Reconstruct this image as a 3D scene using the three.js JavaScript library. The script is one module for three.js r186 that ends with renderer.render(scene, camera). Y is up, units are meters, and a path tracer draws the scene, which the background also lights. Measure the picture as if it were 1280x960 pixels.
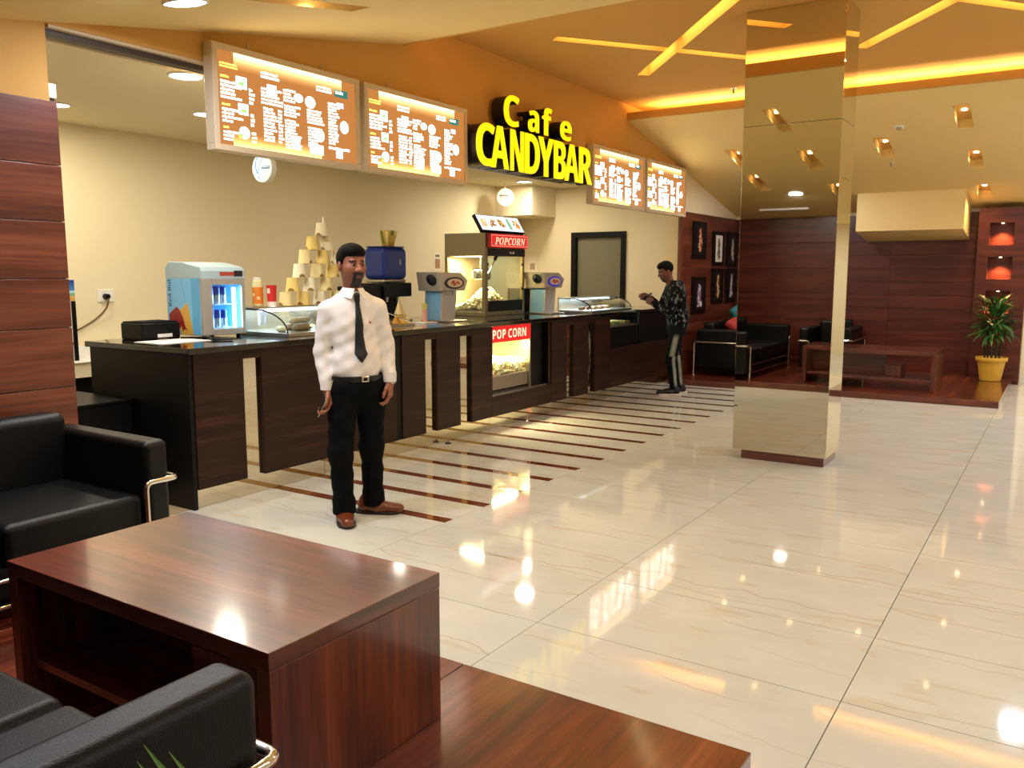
import * as THREE from 'three';
import { RoundedBoxGeometry } from 'three/addons/geometries/RoundedBoxGeometry.js';
import { TextGeometry } from 'three/addons/geometries/TextGeometry.js';
import { FontLoader } from 'three/addons/loaders/FontLoader.js';
import { mergeGeometries } from 'three/addons/utils/BufferGeometryUtils.js';
import { RectAreaLightUniformsLib } from 'three/addons/lights/RectAreaLightUniformsLib.js';

// ---------- camera, exposure ----------
// x runs along the cafe counter (away from the camera), z points from the counter into the lobby
const scene = new THREE.Scene();
scene.background = new THREE.Color(0x000000);
const camera = new THREE.PerspectiveCamera(2 * Math.atan(480 / 1061) * 180 / Math.PI, 4 / 3, 0.05, 100);
camera.position.set(0, 1.55, 0);
{
  const a = 33.1 * Math.PI / 180, p = Math.atan(139 / 1061);
  camera.lookAt(Math.cos(a) * Math.cos(p), 1.55 - Math.sin(p), -Math.sin(a) * Math.cos(p));
}
const renderer = new THREE.WebGLRenderer();
renderer.toneMapping = THREE.LinearToneMapping;
renderer.toneMappingExposure = 1.68;
renderer.shadowMap.enabled = true;
RectAreaLightUniformsLib.init();

// light colours and strengths of the fittings (each lamp is built with its fitting further down)
const WHITE = 0xdfe9ff, CAFE = 0xfff4de, COVE = 0xffe2a0;
const POWER = { cove: 37, slot: 15, cafe: 138, lobby: 275, pocket: 2, board: 0.5, niche: 3.5 };

// ---------- helpers ----------
let seed = 7;
const rnd = (a = 0, b = 1) => { seed = (seed * 1664525 + 1013904223) >>> 0; return a + (b - a) * seed / 4294967296; };
const R = (d) => d * Math.PI / 180;
const V = (x, y, z) => new THREE.Vector3(x, y, z);
const taken = {};
function numbered(n) { if (!(n in taken)) { taken[n] = 0; return n; } taken[n]++; return n + '_' + String(taken[n]).padStart(3, '0'); }
function shade(o) { o.castShadow = o.receiveShadow = true; return o; }
function thing(name, label, category, pos = [0, 0, 0], group) {
  const o = new THREE.Group(); o.name = numbered(name); o.position.set(...pos); o.userData = { label, category };
  if (group) o.userData.group = group;
  scene.add(o); return o;
}
function origin(p) { const v = V(0, 0, 0); for (let q = p; q && q !== scene; q = q.parent) v.add(q.position); return v; }
// geometry given in world coordinates; the part sits under its thing
function part(parent, name, geo, mat, label) {
  const o = origin(parent); geo.translate(-o.x, -o.y, -o.z);
  const m = shade(new THREE.Mesh(geo, mat)); m.name = name; if (label) m.userData.label = label; parent.add(m); return m;
}
// geometry given in the coordinates of the parent
function lpart(parent, name, geo, mat, label) { const m = shade(new THREE.Mesh(geo, mat)); m.name = name; if (label) m.userData.label = label; parent.add(m); return m; }
function solo(name, geo, mat, label, category, group) {
  geo.computeBoundingBox(); const b = geo.boundingBox, c = [(b.min.x + b.max.x) / 2, b.min.y, (b.min.z + b.max.z) / 2];
  geo.translate(-c[0], -c[1], -c[2]);
  const m = shade(new THREE.Mesh(geo, mat)); m.name = numbered(name); m.position.set(...c); m.userData = { label, category };
  if (group) m.userData.group = group;
  scene.add(m); return m;
}
function struct(name, label, category = 'room') {
  const g = new THREE.Group(); g.name = numbered(name); g.userData = { kind: 'structure', label, category }; scene.add(g); return g;
}
// box from corner to corner with uv in metres; turn = true runs the grain vertically
function uvm(g, turn = false, s = 1) {
  if (g.index) g = g.toNonIndexed();
  const p = g.attributes.position, n = g.attributes.normal, uv = new Float32Array(p.count * 2);
  for (let i = 0; i < p.count; i++) {
    const ax = Math.abs(n.getX(i)), ay = Math.abs(n.getY(i)), az = Math.abs(n.getZ(i));
    let u, v;
    if (ay >= ax && ay >= az) { u = p.getX(i); v = p.getZ(i); if (turn === 'z') [u, v] = [v, u]; }
    else if (ax >= az) { u = p.getZ(i); v = p.getY(i); if (turn === true) [u, v] = [v, u]; }
    else { u = p.getX(i); v = p.getY(i); if (turn === true) [u, v] = [v, u]; }
    uv[i * 2] = u * s; uv[i * 2 + 1] = v * s;
  }
  g.setAttribute('uv', new THREE.BufferAttribute(uv, 2)); return g;
}
function B(x0, x1, y0, y1, z0, z1, r = 0, turn = false) {
  const w = Math.abs(x1 - x0), h = Math.abs(y1 - y0), d = Math.abs(z1 - z0);
  let g = r > 0 ? new RoundedBoxGeometry(w, h, d, r > 0.02 ? 4 : 2, Math.min(r, w / 2.01, h / 2.01, d / 2.01)) : new THREE.BoxGeometry(w, h, d);
  g.translate((x0 + x1) / 2, (y0 + y1) / 2, (z0 + z1) / 2); return uvm(g, turn);
}
function cyl(x, y, z, r0, r1, h, seg = 24, open = false) { const g = new THREE.CylinderGeometry(r1, r0, h, seg, 1, open); g.translate(x, y + h / 2, z); return g; }
function tube(pts, r, seg = 40, rad = 10, tension = 0.5) {
  const c = new THREE.CatmullRomCurve3(pts.map((p) => V(...p)), false, 'catmullrom', tension);
  return new THREE.TubeGeometry(c, seg, r, rad);
}
// a bent metal tube with straight runs and rounded corners
function pipe(pts, r, bend = 0.06, rad = 12) {
  const path = new THREE.CurvePath(), P = pts.map((p) => V(...p));
  let prev = P[0];
  for (let i = 1; i < P.length; i++) {
    if (i === P.length - 1) { path.add(new THREE.LineCurve3(prev, P[i])); break; }
    const a = P[i].clone().sub(prev).normalize(), b = P[i + 1].clone().sub(P[i]).normalize();
    const s = P[i].clone().addScaledVector(a, -bend), e = P[i].clone().addScaledVector(b, bend);
    path.add(new THREE.LineCurve3(prev, s)); path.add(new THREE.QuadraticBezierCurve3(s, P[i], e)); prev = e;
  }
  return new THREE.TubeGeometry(path, 24 * P.length, r, rad);
}
function prism(pts, depth, bevel = 0) {
  const s = new THREE.Shape(pts.map(([x, y]) => new THREE.Vector2(x, y)));
  return new THREE.ExtrudeGeometry(s, { depth, bevelEnabled: bevel > 0, bevelSize: bevel, bevelThickness: bevel, bevelSegments: 2, steps: 1 });
}
function copyOf(o, pos, label, ry) {
  const c = o.clone(); c.name = numbered(o.name.replace(/_\d{3}$/, '')); c.position.set(...pos); c.userData = { ...o.userData, label };
  if (ry !== undefined) c.rotation.y = ry;
  scene.add(c); return c;
}
function areaLight(color, power, w, h, pos, to) {
  const l = new THREE.RectAreaLight(color, power, w, h); l.position.set(...pos); l.lookAt(...to); scene.add(l); l.name = 'area_light'; return l;
}

// ---------- procedural textures ----------
function noiseMaker(s) {
  const N = 256, t = new Float32Array(N * N); let q = s * 7919 + 13;
  for (let i = 0; i < N * N; i++) { q = (q * 1664525 + 1013904223) >>> 0; t[i] = q / 4294967296; }
  const n = (x, y, px, py) => {
    const xi = Math.floor(x), yi = Math.floor(y); let fx = x - xi, fy = y - yi; fx = fx * fx * (3 - 2 * fx); fy = fy * fy * (3 - 2 * fy);
    const g = (a, b) => t[(((b % py) + py) % py % N) * N + ((a % px) + px) % px % N];
    const a = g(xi, yi), b = g(xi + 1, yi), c = g(xi, yi + 1), d = g(xi + 1, yi + 1);
    return a + (b - a) * fx + (c - a) * fy + (a - b - c + d) * fx * fy;
  };
  // fbm over the unit square with integer frequencies, so that it tiles
  return (u, v, fu, fv, oct = 4) => { let s2 = 0, a = 0.5, k = 0; for (let o = 0; o < oct; o++) { s2 += a * n(u * fu, v * fv, fu, fv); k += a; a *= 0.5; fu *= 2; fv *= 2; } return s2 / k; };
}
function dataTex(w, h, f, srgb = true) {
  const d = new Uint8Array(w * h * 4);
  for (let j = 0; j < h; j++) for (let i = 0; i < w; i++) {
    const c = f(i / w, j / h), o = (j * w + i) * 4;
    if (typeof c === 'number') { d[o] = d[o + 1] = d[o + 2] = Math.max(0, Math.min(255, c * 255)); } else for (let k = 0; k < 3; k++) d[o + k] = Math.max(0, Math.min(255, c[k] * 255));
    d[o + 3] = 255;
  }
  const t = new THREE.DataTexture(d, w, h, THREE.RGBAFormat); t.wrapS = t.wrapT = THREE.RepeatWrapping; t.magFilter = THREE.LinearFilter; t.minFilter = THREE.LinearMipmapLinearFilter;
  if (srgb) t.colorSpace = THREE.SRGBColorSpace; t.needsUpdate = true; return t;
}
const mix = (a, b, t) => [a[0] + (b[0] - a[0]) * t, a[1] + (b[1] - a[1]) * t, a[2] + (b[2] - a[2]) * t];
const hex = (h) => [(h >> 16 & 255) / 255, (h >> 8 & 255) / 255, (h & 255) / 255];
const clamp = (x, a = 0, b = 1) => Math.max(a, Math.min(b, x));
const smooth = (a, b, x) => { const t = clamp((x - a) / (b - a)); return t * t * (3 - 2 * t); };
function woodTex(s, dark, mid, light, fv = 40) {
  const N = noiseMaker(s), D = hex(dark), M = hex(mid), L = hex(light);
  return dataTex(1024, 512, (u, v) => {
    const warp = (N(u, v, 2, 4, 3) - 0.5) * 0.05, vv = v + warp;
    const band = N(u, vv, 2, fv / 4, 3), streak = N(u, vv, 4, fv * 2, 3), fine = N(u, v, 12, 128, 2);
    let t = 0.5 * band + 0.35 * streak + 0.15 * fine; t = clamp((t - 0.28) * 2.2);
    const c = t < 0.5 ? mix(D, M, t * 2) : mix(M, L, t * 2 - 1);
    return c;
  });
}
function rep(t, x, y, ox = 0, oy = 0) { const c = t.clone(); c.repeat.set(x, y); c.offset.set(ox, oy); c.needsUpdate = true; return c; }
function canvasTex(w, h, draw) {
  const c = document.createElement('canvas'); c.width = w; c.height = h; const x = c.getContext('2d'); draw(x, w, h);
  const t = new THREE.CanvasTexture(c); t.colorSpace = THREE.SRGBColorSpace; return t;
}
const std = (color, roughness = 0.6, o = {}) => new THREE.MeshStandardMaterial({ color, roughness, ...o });
const phy = (color, roughness = 0.4, o = {}) => new THREE.MeshPhysicalMaterial({ color, roughness, ...o });

const tWall = woodTex(1, 0x451b0d, 0x602c18, 0x783f25, 36);
const tFar = woodTex(2, 0x45180d, 0x5c2415, 0x6e321e, 60);
const tDark = woodTex(3, 0x190b06, 0x2b140c, 0x442416, 72);
const tTable = woodTex(4, 0x42170c, 0x662a16, 0x864226, 24);
const tPaint = (() => { const N = noiseMaker(9); return dataTex(512, 512, (u, v) => 0.5 + 0.35 * (N(u, v, 64, 64, 3) - 0.5), false); })();
const tLeather = (() => { const N = noiseMaker(11); return dataTex(512, 512, (u, v) => N(u, v, 96, 96, 2), false); })();

const M = {
  wallWood: phy(0xffffff, 0.34, { map: tWall, clearcoat: 0.25, clearcoatRoughness: 0.25 }),
  farWood: phy(0xffffff, 0.36, { map: tFar, clearcoat: 0.25, clearcoatRoughness: 0.25 }),
  darkWood: phy(0xffffff, 0.42, { map: tDark, clearcoat: 0.15, clearcoatRoughness: 0.3 }),
  table: phy(0xffffff, 0.3, { map: tTable, clearcoat: 1, clearcoatRoughness: 0.18 }),
  cream: std(0xf0dcae, 0.85, { bumpMap: tPaint, bumpScale: 0.001 }),
  fascia: std(0xd8a552, 0.85, { bumpMap: tPaint, bumpScale: 0.001 }),
  slopePaint: std(0xf0d48c, 0.85, { bumpMap: tPaint, bumpScale: 0.001 }),
  wallPaint: std(0xcb9a50, 0.85, { bumpMap: tPaint, bumpScale: 0.001 }),
  cafeWall: std(0xeedfba, 0.85, { bumpMap: tPaint, bumpScale: 0.001 }),
  cafeCeil: std(0xe6d9b4, 0.9),
  leather: phy(0x060605, 0.42, { bumpMap: rep(tLeather, 4, 4), bumpScale: 0.0008, specularIntensity: 0.55 }),
  chrome: std(0xd8d4cc, 0.12, { metalness: 1 }),
  steel: std(0xb9b2a4, 0.3, { metalness: 1 }),
  mirror: std(0xd9d2bd, 0.015, { metalness: 1 }),
  granite: phy(0x0a0a0a, 0.08, { clearcoat: 0.6, clearcoatRoughness: 0.03 }),
  black: phy(0x080707, 0.4, { specularIntensity: 0.5 }),
  blackMatte: phy(0x0a0909, 0.8, { specularIntensity: 0.3 }),
  grout: std(0xa8946c, 0.9),
  white: std(0xeeeae0, 0.5),
  hair: phy(0x070504, 0.7, { specularIntensity: 0.25 }),
  alu: std(0xd6c2a0, 0.5),
  glass: phy(0xf4faf8, 0.02, { transmission: 1, thickness: 0, ior: 1.45 }),
};
// ---------- floor: marble tiles and brown inlay strips ----------
{
  const fl = struct('floor', 'polished cream marble floor of the lobby', 'floor');
  part(fl, 'screed', B(-3.2, 17.2, -0.2, -0.012, -7.6, 4.4), M.grout);
  const marbles = [0, 1, 2, 3].map((k) => {
    const N = noiseMaker(20 + k);
    const veins = [...Array(2)].map(() => [rnd(0.05, 0.95), rnd(0.02, 0.09), rnd(0.2, 1), Math.floor(rnd(1, 4))]);
    const lines = veins.map(([v0, amp, str, fr]) => [...Array(1024)].map((_, i) => { const u = i / 1024; return [v0 + (N(u, 0.31 + v0, fr, 4, 5) - 0.5) * amp * 6 + (N(u, v0, 24, 4, 3) - 0.5) * 0.02, 0.0022 + 0.004 * N(u, v0, 9, 5, 3), str * smooth(0.3, 0.6, N(u, v0 + 0.5, 5, 3, 2)), str]; }));
    const t = dataTex(1024, 512, (u, v) => {
      let c = mix([0.795, 0.80, 0.75], [0.85, 0.86, 0.815], N(u, v, 4, 4, 4));
      c = mix(c, [0.76, 0.68, 0.54], 0.35 * smooth(0.6, 0.9, N(u, v, 6, 10, 3)));
      for (const l of lines) {
        const [w, th, k, str] = l[Math.round(u * 1024)], d = Math.abs(v - w);
        if (d > 0.05) continue;
        c = mix(c, [0.52, 0.38, 0.22], 0.45 * k * (1 - smooth(th * 0.4, th * 1.6, d)));
        c = mix(c, [0.79, 0.73, 0.62], 0.14 * str * (1 - smooth(0, 0.05, d)));
      }
      return c;
    });
    return phy(0xffffff, 0.05, { map: t, ior: 1.55 });
  });
  const tileUV = (g, w, d, ox, oz) => {
    const p = g.attributes.position, n = g.attributes.normal, uv = g.attributes.uv;
    for (let i = 0; i < p.count; i++) uv.setXY(i, ox + (p.getZ(i) / 1.29 + 0.5) * 1, oz + p.getX(i) / 0.65 + 0.5);
    return g;
  };
  const J = 0.0018;
  const cache = {};
  const tile = (x0, x1, z0, z1) => {
    const w = +(x1 - x0 - J * 2).toFixed(4), d = +(z1 - z0 - J * 2).toFixed(4), k = w + ',' + d;
    cache[k] ??= tileUV(new RoundedBoxGeometry(w, 0.012, d, 1, 0.0012), w, d, 0, 0);
    const m = shade(new THREE.Mesh(cache[k], marbles[Math.floor(rnd(0, 4))])); m.name = 'tile'; m.position.set((x0 + x1) / 2, -0.006, (z0 + z1) / 2);
    if (Math.abs(w - 0.65) < 0.1 && rnd() < 0.5) m.rotation.y = Math.PI;
    fl.add(m);
  };
  const zs = [-3.17, -1.885, -0.59, 0.7, 1.99, 3.28, 4.25], X0 = 3.75 - 0.65 * 10;
  for (let r = 0; r < zs.length - 1; r++) for (let c = 0; c < 31; c++) tile(X0 + c * 0.65, X0 + (c + 1) * 0.65, zs[r], zs[r + 1]);
  // strip in front of the counter: plain tiles up to the first brown inlay, then inlays and narrow tiles by turns
  for (let c = 0; c < 10; c++) tile(X0 + c * 0.65, X0 + (c + 1) * 0.65, -4.75, -3.17);
  const brown = (() => { const N = noiseMaker(31); return phy(0xffffff, 0.08, { clearcoat: 1, clearcoatRoughness: 0.02, map: dataTex(512, 128, (u, v) => { let c = mix([0.42, 0.20, 0.10], [0.58, 0.32, 0.17], N(u, v, 10, 6, 4)); const d = Math.abs(N(u, v, 8, 8, 4) - 0.5); return mix(c, [0.68, 0.48, 0.3], 0.6 * (1 - smooth(0, 0.02, d)) * N(u, v, 3, 3, 2)); }) }); })();
  const SG = B(-0.045 + J, 0.045 - J, -0.012, 0, -0.79 + J, 0.79 - J, 0.001, 'z');
  let xp = 3.75;
  for (let i = 0; i < 18; i++) {
    const xs = 4.135 + 0.4235 * i;
    tile(xp, xs - 0.045, -4.75, -3.17); xp = xs + 0.045;
    const m = shade(new THREE.Mesh(SG, brown)); m.name = 'inlay_strip'; m.position.set(xs, 0, -3.96); fl.add(m);
  }
  for (let x = xp; x < 17; x += 0.65) tile(x, Math.min(x + 0.65, 17.15), -4.75, -3.17);
  part(fl, 'cafe_floor', B(0.8, 11.8, -0.02, 0, -7.6, -4.76), std(0xb9a37a, 0.4));
}

// ---------- walls ----------
const wl = struct('wall_left', 'wall left of the cafe opening, wood boards below cream paint', 'wall');
part(wl, 'plaster', B(-0.1, 2.62, 0, 3.3, -4.9, -4.7), M.wallPaint);
part(struct('wall_return', 'short return wall inside the cafe opening', 'wall'), 'shop_return', B(2.42, 2.62, 0, 2.84, -5.2, -4.9), M.cafeWall);
{
  const mats = [0, 1, 2].map((k) => phy(0xffffff, 0.32, { map: rep(tWall, 0.55, 1.0, k * 0.37, k * 0.21), clearcoat: 0.12, clearcoatRoughness: 0.3 }));
  const hs = [0.32, 0.3, 0.28, 0.33, 0.27, 0.31, 0.3, 0.34]; let y = 0.02;
  hs.forEach((h, i) => { part(wl, 'board', B(-0.08, 2.635, y, y + h - 0.004, -4.7, -4.655, 0.003), mats[i % 3]); y += h; });
}
const wr = struct('wall_right', 'wall beyond the cafe, wood boards hung with pictures', 'wall');
part(wr, 'plaster', B(11.58, 14.2, 0, 3.3, -4.9, -4.7), M.cream);
part(wr, 'edge_trim', B(11.52, 11.6, 0, 2.42, -4.698, -4.65, 0.004, true), M.wallWood);
{
  const mats = [0, 1].map((k) => phy(0xffffff, 0.32, { map: rep(tWall, 0.55, 1.0, k * 0.43, k * 0.31), clearcoat: 0.12, clearcoatRoughness: 0.3 }));
  for (let i = 0; i < 6; i++) part(wr, 'board', B(11.6, 14.0, 0.02 + i * 0.4, 0.02 + i * 0.4 + 0.396, -4.7, -4.66, 0.003), mats[i % 2]);
}
const wf = struct('wall_fascia', 'orange painted fascia above the cafe opening', 'wall');
part(wf, 'plaster', B(2.62, 11.58, 2.88, 3.75, -4.9, -4.7), M.fascia);
const wFar = struct('wall_far', 'dark wood wall at the far end of the lobby', 'wall');
part(wFar, 'plaster', B(14.02, 14.2, 0, 3.3, -4.9, -0.5), M.cream);
{
  const mats = [0, 1, 2].map((k) => phy(0xffffff, 0.34, { map: rep(tFar, 0.5, 1.0, k * 0.31, k * 0.27), clearcoat: 0.3, clearcoatRoughness: 0.22 }));
  for (let i = 0; i < 12; i++) for (let k = 0; k < 3; k++) {
    const z0 = -4.65 + k * 1.185;
    part(wFar, 'board', B(13.98, 14.02, 0.02 + i * 0.2, 0.02 + i * 0.2 + 0.197, z0, z0 + 1.183, 0.002), mats[(i + k) % 3]);
  }
  // niche pier with three lit recesses
  const nm = phy(0xffffff, 0.4, { map: rep(tFar, 0.8, 1.2), clearcoat: 0.2, clearcoatRoughness: 0.3 });
  const shp = new THREE.Shape([[-1.12, 0], [-0.5, 0], [-0.5, 2.44], [-1.12, 2.44]].map(([a, b]) => new THREE.Vector2(a, b)));
  for (const [y0, y1] of [[1.93, 2.24], [1.46, 1.77], [0.99, 1.3]]) shp.holes.push(new THREE.Path([[-0.98, y0], [-0.68, y0], [-0.68, y1], [-0.98, y1]].map(([a, b]) => new THREE.Vector2(a, b))));
  let g = new THREE.ExtrudeGeometry(shp, { depth: 0.2, bevelEnabled: false }); g.rotateY(-Math.PI / 2); g.translate(13.9, 0, 0); g = uvm(g);
  const wNi = struct('wall_niche', 'wood pier with three small lit niches', 'wall');
  part(wNi, 'niche_pier', g, nm);
  part(wNi, 'niche_back', B(13.9, 14.02, 0, 2.44, -1.12, -0.5), nm);
}
const wn = struct('wall_near', 'dark wood wall beside the camera position', 'wall');
part(wn, 'plaster', B(-0.3, -0.12, 0, 3.0, -4.9, -0.6), M.cream);
for (let i = 0; i < 6; i++) part(wn, 'board', B(-0.12, -0.09, 0.02 + i * 0.4, 0.02 + i * 0.4 + 0.396, -4.65, -0.6, 0.003), M.farWood);
const we = struct('wall_end', 'cream wall closing the passage', 'wall');
part(we, 'plaster', B(17, 17.2, 0, 3.3, -0.5, 4.4), M.cream);
part(struct('wall_passage', 'cream side wall of the far passage', 'wall'), 'side_plaster', B(14.2, 17.2, 0, 3.3, -0.7, -0.5), M.cream);
const wb = struct('wall_back', 'cream wall opposite the cafe', 'wall');
part(wb, 'plaster', B(-3.2, 17.2, 0, 3.7, 4.25, 4.45), M.cream);
part(struct('wall_behind', 'cream wall behind the viewer', 'wall'), 'end_plaster', B(-3.2, -3, 0, 3.3, -0.6, 4.3), M.cream);
part(struct('wall_corner', 'cream wall left of the viewer', 'wall'), 'side_plaster', B(-3.2, -0.3, 0, 3.3, -0.8, -0.6), M.cream);
// cafe room
const wc = struct('wall_cafe', 'cream back wall behind the cafe counter', 'wall');
part(wc, 'plaster', B(0.8, 11.8, 0, 3.0, -7.6, -7.4), M.cafeWall);
part(struct('wall_cafe_left', 'left side wall of the cafe', 'wall'), 'left_plaster', B(0.8, 1.0, 0, 3.0, -7.4, -4.9), M.cafeWall);
part(struct('wall_cafe_front', 'inner wall behind the left wood boards', 'wall'), 'front_plaster', B(0.8, 2.42, 0, 3.0, -5.0, -4.9), M.cafeWall);
part(struct('trim_2', 'cream duct box in the corner of the cafe ceiling', 'duct box'), 'duct_box', B(10.88, 11.58, 2.4, 2.86, -7.4, -6.74, 0.004), M.cafeWall);
{
  const s = new THREE.Shape([[4.901, 0], [7.4, 0], [7.4, 3.0], [4.901, 3.0]].map(([a, b]) => new THREE.Vector2(a, b)));
  s.holes.push(new THREE.Path([[5.53, 0.01], [6.45, 0.01], [6.45, 2.16], [5.53, 2.16]].map(([a, b]) => new THREE.Vector2(a, b))));
  const g = new THREE.ExtrudeGeometry(s, { depth: 0.16, bevelEnabled: false }); g.rotateY(Math.PI / 2); g.translate(11.58, 0, 0);
  part(struct('wall_cafe_end', 'cream end wall of the cafe with the dark door', 'wall'), 'end_plaster', uvm(g), M.cafeWall);
}
{
  const d = struct('door_1', 'dark framed door with a frosted grey panel in the cafe end wall', 'door');
  const fm = phy(0x0e0b0a, 0.45, { specularIntensity: 0.4 });
  part(d, 'door_frame', B(11.55, 11.74, 0, 2.16, -6.45, -6.37, 0.004), fm);
  part(d, 'door_frame', B(11.55, 11.74, 0, 2.16, -5.61, -5.53, 0.004), fm);
  part(d, 'door_frame', B(11.55, 11.74, 2.08, 2.16, -6.37, -5.61, 0.004), fm);
  part(d, 'door_panel', B(11.62, 11.66, 0.02, 2.08, -6.37, -5.61, 0.003), phy(0x7d775f, 0.35, {}), 'frosted grey door panel');
  const h = part(d, 'handle', tube([[11.6, 1.0, -5.68], [11.57, 1.0, -5.68], [11.57, 1.0, -5.72], [11.57, 1.0, -5.8]], 0.008, 20, 8), M.steel);
}

// ---------- ceilings ----------
const ceil = struct('ceiling', 'painted ceiling of the lobby with a raised middle and sloping sides', 'ceiling');
// slab in plan (x, z) with holes, underside at y0, rising by k per metre of x from x0
function slab(x0, x1, z0, z1, y, t, holes = [], k = 0, kx = 0) {
  const s = new THREE.Shape([[x0, -z1], [x1, -z1], [x1, -z0], [x0, -z0]].map(([a, b]) => new THREE.Vector2(a, b)));
  for (const h of holes) s.holes.push(new THREE.Path(h.map(([a, b]) => new THREE.Vector2(a, -b))));
  const g = new THREE.ExtrudeGeometry(s, { depth: t, bevelEnabled: false }); g.rotateX(-Math.PI / 2); g.translate(0, y, 0);
  const p = g.attributes.position; for (let i = 0; i < p.count; i++) p.setY(i, p.getY(i) + k * (p.getX(i) - kx));
  g.computeVertexNormals(); return uvm(g);
}
const nearY = (x) => 3.40 - 0.174 * (5.58 - x), farY = (x) => 3.42 - 0.227 * (x - 9.81);
const nearPockets = [[3.95, 4.7, -2.84, -2.70], [2.45, 3.25, -2.86, -2.69], [1.58, 2.4, -3.77, -3.60], [0.95, 1.75, -2.83, -2.67], [3.18, 4.0, -3.77, -3.62], [3.2, 4.0, -1.0, -0.84], [2.0, 2.8, 0.4, 0.56], [3.6, 4.4, 1.6, 1.76]];
const farPockets = [[10.32, 10.98, -1.17, -1.01], [11.05, 11.73, -2.09, -1.92], [11.65, 12.31, -1.14, -0.99], [12.97, 13.54, -1.13, -0.97], [11.06, 11.73, -3.9, -3.74], [11.5, 12.2, 0.5, 0.66], [10.6, 11.3, 1.5, 1.66]];
const rect = ([a, b, c, d]) => [[a, c], [b, c], [b, d], [a, d]];
part(ceil, 'near_cove_shelf', slab(5.1, 5.56, -4.7, 4.25, 0, 0.03, [], 0.174, 5.58 - 3.40 / 0.174), M.slopePaint);
part(ceil, 'far_cove_shelf', slab(9.84, 10.28, -4.7, 4.25, 0, 0.03, [], -0.227, 9.81 + 3.42 / 0.227), M.slopePaint);
part(ceil, 'near_slope', slab(-0.02, 5.1, -4.7, 4.25, 0, 0.1, nearPockets.map(rect), 0.174, 5.58 - 3.40 / 0.174), M.slopePaint);
part(ceil, 'near_flat', slab(-3.1, -0.02, -4.7, 4.25, nearY(-0.02), 0.1), M.slopePaint);
part(ceil, 'far_slope', slab(10.28, 14.05, -4.7, 4.25, 0, 0.1, farPockets.map(rect), -0.227, 9.81 + 3.42 / 0.227), M.slopePaint);
part(ceil, 'far_flat', slab(14.05, 17.1, -0.7, 4.25, farY(14.05), 0.1), M.slopePaint);
part(ceil, 'cove_lip', B(5.56, 5.6, 3.397, 3.52, -4.7, 4.25, 0.004), M.fascia);
part(ceil, 'cove_lip', B(9.8, 9.84, 3.412, 3.50, -4.7, 4.25, 0.004), M.fascia);
part(ceil, 'cove_back', B(5.06, 5.1, 3.36, 3.66, -4.7, 4.25), M.fascia);
part(ceil, 'cove_back', B(10.28, 10.32, 3.36, 3.66, -4.7, 4.25), M.fascia);
// crossed light slots in the raised middle
const W = 0.065;
function crossHole([cx, cz], arms) { // arms: angle-ordered [dx, dz, length]
  const out = [];
  const un = arms.map(([dx, dz, l]) => { const q = Math.hypot(dx, dz); return [dx / q, dz / q, l]; });
  un.forEach((a, i) => {
    const b = un[(i + 1) % un.length];
    const na = [-a[1], a[0]]; // left side of arm a
    out.push([cx + a[0] * a[2] - na[0] * W, cz + a[1] * a[2] - na[1] * W], [cx + a[0] * a[2] + na[0] * W, cz + a[1] * a[2] + na[1] * W]);
    // inner corner between left edge of a and right edge of b
    const nb = [-b[1], b[0]], det = a[0] * b[1] - a[1] * b[0];
    const px = -nb[0] * W - na[0] * W, pz = -nb[1] * W - na[1] * W, t = (px * b[1] - pz * b[0]) / det;
    out.push([cx + na[0] * W + a[0] * t, cz + na[1] * W + a[1] * t]);
  });
  return out;
}
const crosses = [
  { c: [7.70, -3.24], arms: [[1.51, 1.15, 0.95], [-1.94, 1.61, 1.75], [-1.51, -1.15, 1.18], [1.94, -1.61, 1.02]] },
  { c: [7.44, -0.86], arms: [[1.51, 1.15, 1.5], [-1.94, 1.61, 1.3], [-1.51, -1.15, 1.2], [1.94, -1.55, 1.45]] },
  { c: [7.7, 1.75], arms: [[1.51, 1.15, 1.3], [-1.94, 1.61, 1.5], [-1.51, -1.15, 1.2], [1.94, -1.61, 1.2]] },
];
part(ceil, 'raised_panel', slab(5.1, 10.3, -4.7, 4.25, 3.6, 0.16, crosses.map((q) => crossHole(q.c, q.arms))), M.fascia);
part(ceil, 'upper_deck', B(5.1, 10.3, 3.76, 3.8, -4.7, 4.25), M.fascia);
const cc = struct('ceiling_cafe', 'flat ceiling over the cafe counter', 'ceiling');
part(cc, 'plaster', B(0.8, 11.8, 2.84, 3.0, -7.6, -4.9), M.cafeCeil);
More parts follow.
